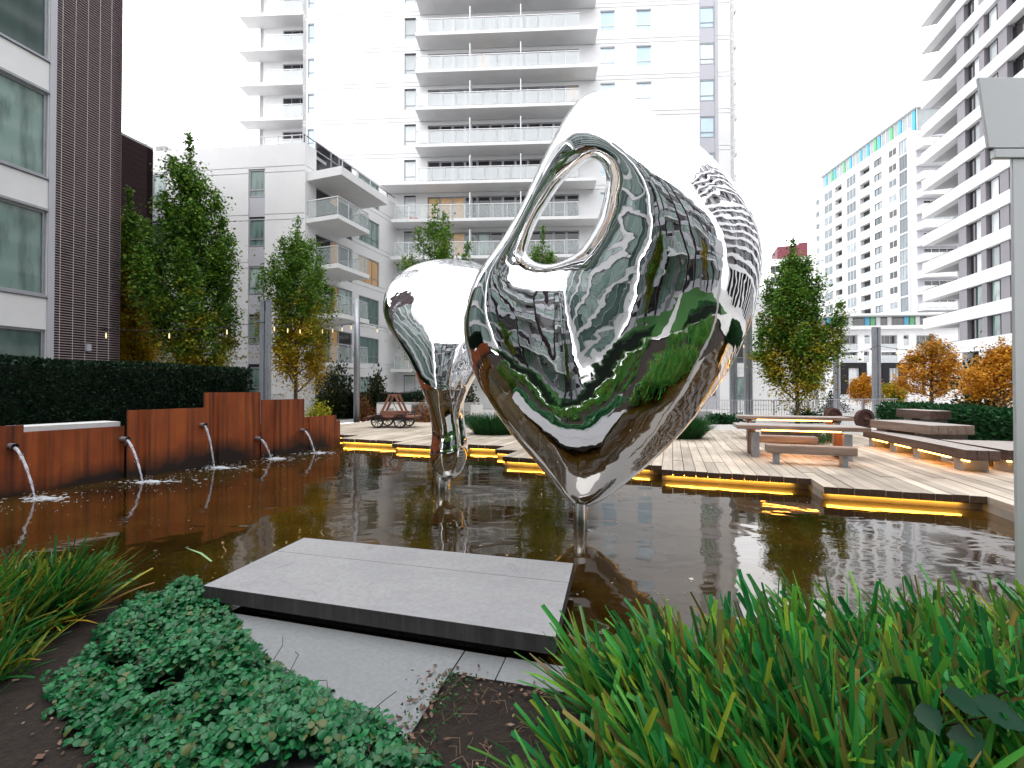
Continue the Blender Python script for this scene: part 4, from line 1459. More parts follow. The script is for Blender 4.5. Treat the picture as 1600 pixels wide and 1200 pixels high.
def T(label, u, vtop, Y, Wpx, n, leaf, m, seed, zb=.18, **k):
    b = at(u, 600, Y)
    z = at(u, vtop, Y).z
    return tree(label, (b.x, b.y, zb), z - zb, Wpx / FPX * Y, n, leaf, m, seed, **k)
T('tall green columnar tree with several spires before the low white block', 308, 214, 17.0, 136, 13000, .19, TREE_A, 31, bole=.7, limbs=26, widest=.30)
T('narrow tree yellowing at its foot beside the dark brick corner', 210, 296, 18.0, 84, 9500, .17, TREE_C, 32, bole=.7, limbs=20, upright=1.1)
T('green tree turning yellow at its base by the flat steel post', 462, 338, 19.0, 112, 9500, .165, TREE_B, 33, bole=1.25, limbs=24)
T('slim tree whose top shows above the small sculpture', 678, 312, 24.0, 105, 4200, .22, TREE_B, 34, limbs=15, upright=1.0)
T('slim tree seen through the hole of the large sculpture', 848, 352, 24.0, 82, 4200, .2, TREE_A, 35, limbs=15, upright=1.1)
T('broad tall green tree by the railing right of the large sculpture', 1246, 372, 20.5, 112, 11500, .20, TREE_A, 36, bole=.6, limbs=26, widest=.22)
T('small orange tree in front of the dark window surround', 1348, 583, 30, 32, 2200, .17, TREE_O, 37, bole=.5, limbs=12, name='small_tree')
T('bright orange autumn tree behind the stepped benches', 1455, 520, 21, 84, 3300, .16, TREE_O, 38, bole=1.0, limbs=16, name='small_tree', upright=.45, widest=.25, taper=.8)
T('orange autumn tree half hidden by the grey lamp post', 1566, 530, 16.5, 88, 3400, .15, TREE_O, 39, bole=1.0, limbs=16, name='small_tree', upright=.35, widest=.25)
T('small round green tree between the white portals', 1393, 598, 28, 34, 1600, .17, TREE_A, 40, bole=.5, limbs=10, name='small_tree')
# a few more trees behind the camera, for the mirror steel
tree('green tree on the lawn behind the photographer, seen mirrored', (-7.5, -6.5, .18), 6.5, 2.6, 4000, .22, TREE_A, 41, limbs=14)
tree('green tree beside the path behind the photographer, seen mirrored', (8.0, -8.5, .18), 7.5, 2.8, 4000, .22, TREE_C, 42, limbs=14)
hedge('low clipped hedge along the lawn behind the photographer', (-9.5, -1.6), (-2.2, -2.6), .8, .1, .95, 3500, .12, HEDGE2, 43)
hedge('low clipped hedge right of the path behind the photographer', (3.0, -2.0), (10.5, -2.2), .8, .1, .95, 3500, .12, HEDGE2, 44)

P3 = lambda u, v, z=.22: gnd(u, v, z)
hedge('dark clipped hedge behind the handcar', at(505, 640, 24.5), at(640, 640, 22.6), 1.2, .18, 1.45, 9000, .12, HEDGE, 22)
hb0, hb1 = pq(7.9, 9.6), pq(6.9, .0)
hedge('glossy green hedge behind the stepped benches', pq(7.15, 10.5), pq(7.15, -2.5), 1.3, .18, 1.18, 16000, .11, HEDGE2, 23, core=(.006, .02, .008))
b = at(522, 610, 23.5)
shrub('dark bushy shrub behind the yellowing tree', (b.x, b.y, .3), .95, .8, 2.6, 2600, .17, SHRUB, 51)
b = at(585, 610, 22.8)
shrub('open leafy shrub right of the round steel pole', (b.x, b.y, .3), .75, .7, 2.4, 1300, .17, SHRUB, 52)
b = at(497, 640, 16.5)
shrub('bright yellow shrub behind the far end of the rusty wall', (b.x, b.y, .35), .55, .5, .9, 900, .10, YSHRUB, 53)
b = at(572, 650, 21.8)
shrub('russet flowering shrub beside the round steel pole', (b.x, b.y, .2), .55, .5, 1.15, 900, .11, RSHRUB, 54)
b = at(662, 652, 21.0)
shrub('russet and green shrub behind the small sculpture stem', (b.x, b.y, .2), .6, .45, .9, 900, .10, RSHRUB, 55)
b = at(652, 622, 24)
shrub('rounded green shrub in the planter right of the handcar', (b.x, b.y, 1.0), .55, .5, .75, 900, .11, HEDGE2, 56)
b = at(727, 622, 22)
shrub('small dark tree-like shrub between the two sculptures', (b.x, b.y, .3), .6, .55, 2.0, 1000, .15, SHRUB, 57)
b = at(726, 650, 20)
shrub('low green shrub on the deck edge between the sculptures', (b.x, b.y, .2), .5, .4, .6, 800, .09, HEDGE2, 58)
b = at(1128, 655, 20.2)
shrub('low broad leafy planting left of the tables', (b.x, b.y, .2), 1.05, .35, .55, 1500, .12, HEDGE2, 59)
b = at(1262, 650, 21.0)
shrub('low dark shrub at the foot of the tall right tree', (b.x, b.y, .2), .9, .4, .75, 1100, .11, HEDGE2, 60)
b = at(1535, 625, 17.5)
shrub('dark green shrub left of the half hidden orange tree', (b.x, b.y, .2), .8, .7, 2.5, 1800, .15, SHRUB, 61)
b = at(1300, 632, 30)
shrub('dark shrub in front of the podium block', (b.x, b.y, .2), .9, .5, 1.6, 900, .15, HEDGE, 62)

def blades(bases, heads, lens, widths, curve, seg=6, keel=.22, cutp=.6):
    """strap leaves: bases (n,3), heads (n,3) unit start directions; curve bends them over with gravity"""
    n = len(bases)
    g = rng
    V = np.zeros((n, seg + 1, 3, 3))
    P = bases.copy()
    D = heads / np.linalg.norm(heads, axis=1, keepdims=True)
    side = np.cross(D, np.array([0, 0, 1.0]) + g.normal(size=(n, 3)) * .35)
    side /= np.linalg.norm(side, axis=1, keepdims=True) + 1e-9
    step = (lens / seg)[:, None]
    tip = np.where(g.random(n) < cutp, .72, .12)           # many are cut straight across
    for i in range(seg + 1):
        f = i / seg
        wv = widths * (.55 + .45 * min(1, f * 3)) * (1 - (1 - tip) * max(0, (f - .55) / .45) ** 1.5)
        up = np.cross(side, D)
        V[:, i, 0] = P - side * wv[:, None] * .5
        V[:, i, 1] = P - up * (wv * keel)[:, None]
        V[:, i, 2] = P + side * wv[:, None] * .5
        P = P + D * step
        D = D + np.array([0, 0, -1.0]) * (curve * (f + .25) / seg)[:, None]
        D /= np.linalg.norm(D, axis=1, keepdims=True)
    k = np.arange(n)[:, None, None] * (seg + 1) * 3
    i = np.arange(seg)[None, :, None] * 3
    c = np.arange(2)[None, None, :]
    a = k + i + c
    F = np.stack([a, a + 1, a + 4, a + 3], -1).reshape(-1, 4)
    return V.reshape(-1, 3), F

STRAP = leafmat('strap_leaf', [(.012, .11, .026), (.03, .26, .045), (.06, .40, .06), (.014, .14, .036), (.26, .54, .06), (.03, .33, .09), (.006, .04, .014), (.36, .25, .07), (.04, .29, .055), (.17, .50, .06), (.42, .50, .05), (.014, .13, .036), (.05, .38, .12), (.24, .13, .04), (.02, .22, .05), (.08, .42, .07)], transl=.32, rough=.36, spec=.38)
STRAP2 = leafmat('strap_leaf_dry', [(.01, .09, .02), (.02, .18, .035), (.012, .10, .025), (.12, .32, .03), (.016, .14, .03), (.012, .11, .03), (.46, .40, .03), (.03, .22, .04), (.02, .16, .035), (.50, .30, .04), (.05, .26, .04), (.014, .12, .03), (.30, .14, .03)], transl=.32, rough=.36, spec=.38)
TUFT = leafmat('tuft_leaf', [(.012, .06, .018), (.02, .095, .024), (.035, .13, .03)], transl=.2)

def strap_bed(name, pts, n_clump, per, lens, wid, lean, m, seed, spread=.55, label=None):
    g = np.random.default_rng(seed)
    cl = []
    while len(cl) < n_clump:
        x, y = g.uniform(pts[0], pts[2]), g.uniform(pts[1], pts[3])
        cl.append((x, y))
    cl = np.array(cl)
    ix = np.repeat(np.arange(n_clump), per)
    n = len(ix)
    off = g.normal(size=(n, 2)) * .045
    B = np.zeros((n, 3))
    B[:, :2] = cl[ix] + off
    B[:, 2] = -.02
    az = g.uniform(0, 2 * np.pi, n)
    sp = np.abs(g.normal(size=n)) * spread
    Hd = np.stack([np.cos(az) * sp + lean[0], np.sin(az) * sp + lean[1], np.full(n, 1.0)], -1)
    hd_c = g.normal(size=(n_clump, 2)) * .16
    Hd[:, :2] += hd_c[ix]
    ln = g.uniform(lens[0], lens[1], n)
    wd = g.uniform(wid[0], wid[1], n)
    V, F = blades(B, Hd, ln, wd, g.uniform(.2, 1.35, n))
    o = ob(name, npmesh(name, V, F, m, True))
    tag(o, label, None, None, 'stuff')
    return o
# right bank: thick cut-back strap leaves leaning out over the pond, several beds deep
strap_bed('strap_grass', (.48, 1.55, 1.4, 2.42), 28, 32, (.42, .70), (.019, .038), (-.34, .12), STRAP, 71)
strap_bed('strap_grass', (1.2, 1.55, 2.6, 2.60), 40, 33, (.42, .72), (.019, .038), (-.14, .10), STRAP, 72)
strap_bed('strap_grass', (2.0, 1.6, 4.2, 2.75), 58, 33, (.40, .70), (.015, .029), (-.42, .06), STRAP, 73)
strap_bed('strap_grass', (.22, 1.35, .75, 1.9), 13, 32, (.34, .55), (.020, .036), (-.42, .08), STRAP, 70)
strap_bed('strap_grass', (.55, 1.15, 2.4, 1.75), 34, 30, (.30, .48), (.018, .03), (-.20, .15), STRAP, 74)
# the same planting carried on behind the camera
strap_bed('strap_grass', (1.1, -1.2, 6.5, 1.5), 110, 22, (.35, .6), (.02, .035), (-.1, .1), STRAP, 77)
strap_bed('strap_grass', (-6.5, -1.2, -1.2, 1.2), 90, 22, (.3, .5), (.02, .035), (.1, .1), STRAP, 78)
# left bank
strap_bed('sedge_grass', (-4.7, 2.55, -3.36, 3.42), 50, 66, (.36, .68), (.010, .021), (.40, .10), STRAP2, 75, spread=.70)
strap_bed('sedge_grass', (-3.9, 2.2, -2.95, 2.75), 16, 34, (.24, .46), (.009, .016), (.30, .0), STRAP2, 76, spread=.9)

def clump(label, u, v, n, ln, seed, r=.35):
    g = np.random.default_rng(seed)
    b = gnd(u, v, .22)
    root = thing('grass_clump', label, 'ornamental grass', (b.x, b.y, .20), 0, 'grass clumps on the deck')
    az = g.uniform(0, 6.283, n)
    rr_ = np.sqrt(g.random(n)) * r
    B = np.stack([rr_ * np.cos(az) * 1.3, rr_ * np.sin(az), np.zeros(n)], -1)
    sp = g.random(n) * .95
    Hd = np.stack([np.cos(az) * sp, np.sin(az) * sp, np.ones(n)], -1)
    V, F = blades(B, Hd, g.uniform(ln * .6, ln, n), g.uniform(.006, .013, n), g.uniform(.3, 2.4, n), seg=5)
    o = part('blades', npmesh('blades', V, F, TUFT), None, root)
    o['kind'] = 'stuff'
clump('round grass clump on the deck right of the large sculpture', 1062, 684, 3600, .80, 81, .50)
clump('round grass clump on the deck between the two sculptures', 772, 678, 3400, .80, 82, .50)
clump('low grass clump behind the back bench of the near table', 1250, 692, 800, .5, 83, .6)

def clover():
    g = np.random.default_rng(91)
    n = 6800
    # mound region: a wedge from the slab corner to the camera's left foot
    poly = [gnd(u, v, .10) for u, v in ((205, 935), (262, 912), (322, 912), (352, 950), (372, 985), (415, 1022), (455, 1052), (520, 1085), (600, 1120), (690, 1190), (640, 1290), (120, 1290), (165, 1150), (85, 1062), (150, 985))]
    def dist_in(x, y):                                    # signed distance to the patch's outline, positive inside
        ins, dm = False, 9.0
        for i in range(len(poly)):
            a, b = poly[i], poly[i - 1]
            if (a.y > y) != (b.y > y) and x < (b.x - a.x) * (y - a.y) / (b.y - a.y) + a.x:
                ins = not ins
            ex, ey = b.x - a.x, b.y - a.y
            t = max(0, min(1, ((x - a.x) * ex + (y - a.y) * ey) / (ex * ex + ey * ey)))
            dm = min(dm, math.hypot(x - a.x - ex * t, y - a.y - ey * t))
        return dm if ins else -dm
    P, DI = [], []
    while len(P) < n:
        x, y = g.uniform(-3.6, -.1), g.uniform(1.2, 3.85)
        di = dist_in(x, y) + g.normal() * .035
        if di > 0 and math.sin(x * 7.3 + 1.1 * y) * math.sin(y * 8.1 - x * 2) > -.72 + g.random() * .25:
            P.append((x, y))
            DI.append(di)
    P, DI = np.array(P), np.array(DI)
    h = .10 + .07 * np.sin(P[:, 0] * 5 + 1) * np.sin(P[:, 1] * 4) + .10 * g.random(n) ** 1.5 + .03 * np.sin(P[:, 0] * 17 + P[:, 1] * 11)
    h = np.maximum(h * np.clip(DI / .22 + .25, .2, 1), .045)
    cen = np.stack([P[:, 0], P[:, 1], h], -1)
    tilt = g.normal(size=(n, 3)) * .42 + np.array([0.0, -.12, 1])
    tilt /= np.linalg.norm(tilt, axis=1, keepdims=True)
    rot = g.uniform(0, 6.28, n)
    Vs, Fs = [], []
    ref = np.cross(tilt, np.array([1.0, .1, 0]))
    ref /= np.linalg.norm(ref, axis=1, keepdims=True)
    bit = np.cross(tilt, ref)
    size = g.uniform(.024, .048, n)
    prof = [(.02, 0), (.35, .38), (.75, .46), (1.0, .12), (1.0, -.12), (.75, -.46), (.35, -.38)]
    k = 0
    for l in range(3):
        a = rot + l * 2.094
        d = ref * np.cos(a)[:, None] + bit * np.sin(a)[:, None]
        s = -ref * np.sin(a)[:, None] + bit * np.cos(a)[:, None]
        for i, (f, wv) in enumerate(prof):
            cup = -(.22 * f * f) + abs(wv) * .42
            Vs.append(cen + (d * f + s * wv * .95 + tilt * cup) * size[:, None])
    V = np.stack(Vs, 1)                                     # n, 21, 3
    F = []
    base = np.arange(n)[:, None] * 21
    tri = []
    for l in range(3):
        o = l * 7
        tri += [(o, o + 1, o + 6), (o + 1, o + 2, o + 5), (o + 1, o + 5, o + 6), (o + 2, o + 3, o + 4), (o + 2, o + 4, o + 5)]
    F = (base[:, :, None] + np.array(tri)[None]).reshape(-1, 3)
    m = leafmat('trifoliate_leaf', [(.005, .065, .020), (.010, .14, .038), (.016, .20, .052), (.005, .068, .022), (.03, .22, .07), (.008, .12, .038), (.05, .24, .10), (.008, .105, .034), (.012, .15, .046), (.005, .068, .022), (.10, .13, .035), (.008, .12, .038), (.01, .13, .04), (.012, .15, .046), (.006, .08, .024), (.02, .18, .06)], transl=.15, rough=.38, spec=.4)
    o = ob('ground_cover', npmesh('ground_cover', V.reshape(-1, 3), F, m, True))
    tag(o, kind='stuff')
    # runners and dead stalks among the leaves
    rr = random.Random(92)
    tw = MB()
    for k in range(150):
        x, y = P[rr.randrange(n)]
        a = rr.uniform(0, 6.28)
        l = rr.uniform(.06, .18)
        z = rr.uniform(.02, .12)
        tw.tube([(x, y, z), (x + l * .5 * math.cos(a), y + l * .5 * math.sin(a), z + .05), (x + l * math.cos(a + .4), y + l * math.sin(a + .4), z + rr.uniform(-.02, .07))], .0022, 4)
    for k in range(36):
        y = rr.uniform(2.1, 3.5)
        x, y = P[min(range(0, n, 3), key=lambda i: (DI[i] > .06) + rr.random())]
        a = rr.uniform(0, 6.28)
        tw.tube([(x, y, .04), (x + .025 * math.cos(a), y + .025 * math.sin(a), .05), (x + .05 * math.cos(a + .7), y + .05 * math.sin(a + .7), .04)], .0018, 4)
    tag(part('runners', tw, TWIG, None), kind='stuff')
clover()

# ------------------------------------------------------------------ stone slab, pavers and soil pocket
def stones():
    def trap(name, label, cat, px, z0, z1, m, ms=None, group=None, bev=.004, inset=0):
        pts = [p if isinstance(p, Vector) else gnd(p[0], p[1], z1) for p in px]
        c = sum(pts, Vector()) / len(pts)
        mb = MB().prism([(p.x - c.x, p.y - c.y) for p in pts][::-1], z0, z1, 1, 0)
        me = mb.mesh(name, [m, ms or m])
        o = ob(name, me, None, (c.x, c.y, 0))
        bv = o.modifiers.new('edge', 'BEVEL')
        bv.width, bv.segments = bev, 2
        tag(o, label, cat, group)
        return o
    # the bench slab is two stones laid with a hairline joint
    TL, TR, BR, BL = (gnd(*p, .22) for p in ((475, 840), (896, 880), (868, 995), (318, 915)))
    ml, mr = TL.lerp(BL, .335), TR.lerp(BR, .335)
    root = thing('stone_slab', 'low wide grey stone slab reaching out over the pond', 'stone slab', ((TL + BR) / 2).to_tuple())
    L_ = root.location
    for q in ([TL, TR, mr, ml], [ml, mr, BR, BL]):
        g_ = .0016
        far_ = q[0] is TL
        a, b, c_, d_ = [p - L_ for p in q]
        sh = (BL - TL).normalized() * g_
        if far_:
            c_, d_ = c_ - sh, d_ - sh
        else:
            a, b = a + sh, b + sh
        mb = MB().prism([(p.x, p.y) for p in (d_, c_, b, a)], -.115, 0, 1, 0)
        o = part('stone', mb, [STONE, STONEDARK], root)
        bv = o.modifiers.new('edge', 'BEVEL')
        bv.width, bv.segments = .003, 2
    # plinth under the slab, set well back
    ctr = (TL + TR + BR + BL) / 4
    sup = [ctr + (p - ctr) * .80 - L_ for p in (BL, BR, TR, TL)]
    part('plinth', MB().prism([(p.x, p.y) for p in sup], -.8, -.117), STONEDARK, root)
    e = (BR - BL).normalized()
    nrm = Vector((e.y, -e.x, 0))                    # towards the camera
    zt = .035
    a0 = BL - nrm * .02
    def along(s, t):                                # s along the slab's front, t towards the camera
        r = a0 + e * s + nrm * t
        return Vector((r.x, r.y, zt))
    j = .006
    trap('paver', 'large pale paver in front of the stone slab', 'paver', [along(.10, .0), along(2.16, .0), along(2.16 + .0, .72), along(2.0, 1.9), along(1.35, 1.9)], -.10, zt, PAVER, STONEDARK)
    trap('paver', 'small dark paver right of the large pale one', 'paver', [along(2.16 + j, .0), along(2.44, .0), along(2.44, .235), along(2.16 + j, .235)], -.10, zt - .002, PAVER, STONEDARK)
    trap('paver', 'small paver running under the strap grass', 'paver', [along(2.44 + j, .0), along(2.85, .0), along(2.85, .235), along(2.44 + j, .235)], -.10, zt + .001, PAVER, STONEDARK)
    # litter at the soil pocket's edge
    rr = random.Random(14)
    lm = MB()
    for k in range(150):
        c = along(rr.uniform(2.02, 2.75), rr.choice((rr.gauss(.27, .05), rr.uniform(.2, .95))))
        if rr.random() < .45: c = along(2.14 + rr.gauss(0, .05), rr.uniform(.3, 1.2))
        a, s = rr.uniform(0, 6.28), rr.uniform(.008, .024)
        z = rr.uniform(.002, .02)
        d1, d2 = Vector((math.cos(a), math.sin(a), rr.uniform(-.3, .3))) * s, Vector((-math.sin(a), math.cos(a), rr.uniform(-.2, .4))) * s * .5
        c = c + Vector((0, 0, z))
        lm.add([c - d1, c + d2, c + d1, c - d2], [(0, 1, 2, 3)])
    for k in range(420):                             # crumbs and dry leaves on the bare soil at the left
        c = Vector((rr.uniform(-4.2, -1.6), rr.uniform(1.25, 2.75), .032))
        a, s = rr.uniform(0, 6.28), rr.uniform(.005, .018) * (2 if k % 9 == 0 else 1)
        d1, d2 = Vector((math.cos(a), math.sin(a), rr.uniform(-.4, .4))) * s, Vector((-math.sin(a), math.cos(a), rr.uniform(-.2, .5))) * s * .6
        lm.add([c - d1, c + d2, c + d1, c - d2], [(0, 1, 2, 3)])
    for k in range(90):
        c = along(rr.uniform(2.15, 2.8), rr.uniform(.3, 1.1)) + Vector((0, 0, -.02))
        a, l = rr.uniform(0, 6.28), rr.uniform(.05, .14)
        lm.tube([c, c + Vector((math.cos(a) * l * .5, math.sin(a) * l * .5, .03)), c + Vector((math.cos(a + .6) * l, math.sin(a + .6) * l, .012))], .0016, 4)
    o = part('leaf_litter', lm, mat('dry_litter', None, rough=.85, ramp=[(0, (.06, .028, .018)), (.4, (.13, .07, .045)), (.8, (.26, .17, .12)), (1, (.04, .025, .016))], rsrc='island'), None)
    tag(o, kind='stuff')
    # sprouting weeds on the pocket
    g = np.random.default_rng(5)
    n = 260
    C = np.array([tuple(along(random.gauss(2.2, .09), random.uniform(.28, 1.1)) + Vector((0, 0, random.uniform(.0, .05)))) for _ in range(n)])
    V, F = leaves(C, g.normal(size=(n, 3)) + np.array([0, 0, .5]), g.normal(size=(n, 3)) * .5 + np.array([0, 0, 1]), g.uniform(.015, .035, n), g.uniform(.008, .018, n))
    tag(ob('weeds', npmesh('weeds', V, F, TUFT)), kind='stuff')
    # a long leaf blade afloat
    p, q = gnd(288, 855, .006), gnd(331, 877, .006)
    fl = MB()
    s = (q - p).cross(Vector((0, 0, 1))).normalized()
    mid = p.lerp(q, .5) + s * -.03
    fl.add([p, p.lerp(mid, .6) + s * .010, mid + s * .013, q + s * .012, q - s * .008, mid - s * .013, p.lerp(mid, .6) - s * .010], [(0, 1, 6), (1, 2, 5, 6), (2, 3, 4, 5)])
    o = part('floating_leaf', fl, TUFTL, None)
    tag(o, 'single pale green blade floating on the brown water', 'leaf')
def specks():
    rr = random.Random(41)
    m = mat('floating_bits', None, rough=.6, ramp=[(0, (.5, .45, .35)), (.4, (.35, .25, .10)), (.7, (.6, .6, .55)), (1, (.30, .14, .05))], rsrc='island')
    mb = MB()
    for k in range(520):
        c = gnd(rr.uniform(20, 1560), rr.uniform(715, 945), .003)
        if k % 3 == 0: c = WA + WD * rr.uniform(-2, 6.5) + WN * abs(rr.gauss(.2, .9)) + Vector((0, 0, .003))
        s_ = rr.uniform(.004, .011) * (1 + .06 * c.y) * (2.2 if k % 17 == 0 else 1)
        a = rr.uniform(0, 6.28)
        d1, d2 = Vector((math.cos(a), math.sin(a), 0)) * s_, Vector((-math.sin(a), math.cos(a), .2)) * s_ * rr.uniform(.4, .9)
        mb.add([c - d1, c + d2, c + d1, c - d2 + Vector((0, 0, .003))], [(0, 1, 2, 3)])
    tag(part('floating_bits', mb, m, None), kind='stuff')
specks()
TUFTL = mat('pale_blade', (.20, .38, .14), (.30, .42, .22), rough=.5)
stones()

def rose_sprig():
    root = thing('rose_sprig', 'dark serrated rose leaves on a twig among the strap grass', 'sprig', gnd(1470, 1100, .35).to_tuple())
    m = leafmat('rose_leaf', [(.004, .036, .017), (.007, .055, .024)], transl=.12, rough=.4, spec=.2)
    lf = []
    nn = 9
    vs = [(0, 0, 0)]
    for i in range(1, nn):
        f = i / nn
        wv = .36 * math.sin(math.pi * f ** .8) * (1 + (.10 if i % 2 else -.06))
        vs += [(f, wv, .10 * wv - .12 * f * f), (f, 0, -.05 * math.sin(3.14 * f) - .12 * f * f), (f, -wv, .10 * wv - .12 * f * f)]
    vs.append((1, 0, -.14))
    fs = [(0, 2, 1), (0, 3, 2)]
    for i in range(nn - 2):
        a = 1 + 3 * i
        fs += [(a, a + 1, a + 4, a + 3), (a + 1, a + 2, a + 5, a + 4)]
    a = 1 + 3 * (nn - 2)
    fs += [(a, a + 1, len(vs) - 1), (a + 1, a + 2, len(vs) - 1)]
    me = MB().add(vs, fs).mesh('leaf', m, True)
    spots = [(1432, 1065, .13, 1.9, .5), (1440, 1098, .14, 4.4, .4), (1475, 1082, .17, 5.9, .3), (1520, 1092, .20, 5.6, .25), (1555, 1118, .20, .3, .3), (1500, 1130, .18, 4.2, .3), (1575, 1080, .15, 1.0, .3)]
    tw = MB()
    tips = []
    for u, v, s, a, t in spots:
        d = ray(u, v)
        p = Vector((0, 0, CAM_Z)) + d * 1.72
        o = ob('leaf', me, root, p - root.location, a, (s * .8, s * .8, s * .8))
        o.rotation_euler = (.5, t, a)
        tips.append(p - root.location)
    for p in tips:
        tw.tube([(.0, .15, -.32), (p.x * .5, p.y * .5 + .06, p.z * .5 - .1), p], .004, 6)
    part('twig', tw, TWIG, root)
    # bare cut stalks standing in the strap grass
    rr = random.Random(77)
    for k, (u, v) in enumerate(((1408, 1000), (1350, 1080), (1300, 985), (1240, 1040))):
        top = Vector((0, 0, CAM_Z)) + ray(u, v) * (2.05 + .05 * k)
        bt = Vector((top.x + .25, top.y - .1, .0))
        st = thing('cut_stalk', ['brown pruned stalk with a pale cut end in the strap grass', 'thin brown stalk lowest in the strap grass', 'brown stalk near the pond edge in the strap grass', 'dark bent stalk left among the strap leaves'][k], 'stalk', bt, 0, 'cut stalks in the strap grass')
        part('stem', MB().tube([(0, 0, 0), (-.10, .03, (top.z) * .55), tuple(top - bt)], [.007, .006, .0055], 6), TWIG, st)
rose_sprig()

# ------------------------------------------------------------------ furniture on the deck
DK = .222
def beam_mesh(L, W, H, m, bev=.012, top=None):
    """a squared timber, x along, bevelled"""
    def f():
        me = MB().box(0, 0, 0, L, W, H).mesh('beam', m)
        bm = bmesh.new()
        bm.from_mesh(me)
        bmesh.ops.bevel(bm, geom=list(bm.edges), offset=bev, segments=2, affect='EDGES', profile=.6)
        if top:
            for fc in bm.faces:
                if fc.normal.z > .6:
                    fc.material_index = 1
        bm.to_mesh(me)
        bm.free()
        if top:
            me.materials.append(top)
        return me
    return cached(('beam', round(L, 3), round(W, 3), round(H, 3), m.name, top.name if top else ''), f)

def picnic_table(label, p, q, L, rot=0.0, strip=True):
    o = pq(p, q, DK)
    t = thing('timber_table', label, 'table', o, -ANG + rot, 'timber tables on the deck')
    n, W = 4, .86
    for k in range(n):
        ob('board', beam_mesh(L, W / n - .008, .085, BEAM if k == 0 else BEAMTOP), t, (0, k * W / n, .63))
    part('apron', MB().box(.25, W - .13, .565, L - .25, W - .06, .628), BEAMD, t)
    for x in (.30, L - .46):
        l = part('leg', MB().box(0, 0, 0, .15, .10, .563), METAL, t, (x, .06, 0))
        part('leg', MB().box(0, 0, 0, .15, .10, .563), METAL, t, (x, W - .16, 0))
        part('infill', MB().box(.02, .102, .05, .13, W - .222, .54), CARTWOOD, l)
    if strip:
        part('light_strip', MB().box(.50, .10, .596, L - .50, .13, .626).box(.52, W - .225, .602, L - .52, W - .2, .626), LEDW, t)
    return t
def bench(label, p, q, L, m=BEAM, rot=0.0):
    b = thing('timber_bench', label, 'bench', pq(p, q, DK), -ANG + rot, 'timber benches at the tables')
    ob('seat', beam_mesh(L, .30, .17, m, bev=.03), b, (0, 0, .22))
    for x in (.14, L - .24):
        l = part('leg', MB().box(0, .05, .012, .09, .25, .218), METAL, b, (x, 0, 0))
        part('foot_plate', MB().box(-.04, .02, 0, .13, .28, .011), METAL, l)
    return b
picnic_table('near timber table with warm light strip under its top', 1.58, 2.28, 2.5)
bench('thick grey timber bench in front of the near table', 2.02, 1.42, 1.55)
bench('timber bench behind the near table lit orange from the table', 1.95, 3.45, 1.5)
picnic_table('farther timber table half hidden behind the near one', 2.1, 6.1, 2.9)
bench('timber bench tucked under the farther table', 2.6, 5.35, 1.4, BEAMD)

def stepped_benches():
    """three tiers of heavy timbers on concrete blocks, running into the distance along the deck's right side"""
    def timber(name, label, p, q, L, W, H, z, m, top, rz, blocks, strip=False, bh=None):
        o = pq(p, q, 0)
        t = thing(name, label, 'bench', (o.x, o.y, DK), rz, 'stepped timber seats')
        n = max(1, round(W / .19))
        for k in range(n):
            ob('beam', beam_mesh(L, W / n - .006, H, m, top=top), t, (0, k * W / n, z))
        bhh = bh if bh is not None else z
        for x, wd in blocks:
            part('block', MB().box(x, .10, z - bhh, x + wd, W - .03, z - .003), CONC, t)
        if strip:
            xs = sorted([x for x, _ in blocks] + [L])
            for (x, wd), nx in zip(sorted(blocks), xs[1:]):
                part('light_strip', MB().box(x + wd + .03, .05, z - .034, nx - .04, .075, z - .006), LEDW, t)
        return t
    rz = math.pi / 2 - ANG + math.pi                    # x runs from far to near
    # local y must point away from the pond: use the near end as origin instead
    rzn = math.atan2(E1.y, E1.x)                        # x from near to far, y to the left (pond side) -> so mirror by offsetting
    def tier(label, p, q0, q1, W, H, z, m, top, blocks, strip=False, bh=None, skew=0.0):
        # origin at the far end, x towards the viewer, y away from the pond
        return timber('stepped_bench', label, p, q1, q1 - q0, W, H, z, m, top, rzn + math.pi + skew, blocks, strip, bh)
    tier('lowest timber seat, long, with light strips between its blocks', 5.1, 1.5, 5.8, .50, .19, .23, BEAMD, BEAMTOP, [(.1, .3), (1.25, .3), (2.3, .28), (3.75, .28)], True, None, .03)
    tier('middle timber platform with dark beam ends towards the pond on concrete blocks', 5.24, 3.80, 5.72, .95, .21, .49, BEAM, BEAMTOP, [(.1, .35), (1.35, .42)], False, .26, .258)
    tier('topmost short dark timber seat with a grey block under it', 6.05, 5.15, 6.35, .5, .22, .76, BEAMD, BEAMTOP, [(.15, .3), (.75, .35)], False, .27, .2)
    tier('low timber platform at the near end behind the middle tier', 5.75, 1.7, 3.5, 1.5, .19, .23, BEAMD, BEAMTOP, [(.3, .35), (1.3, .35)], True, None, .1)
stepped_benches()

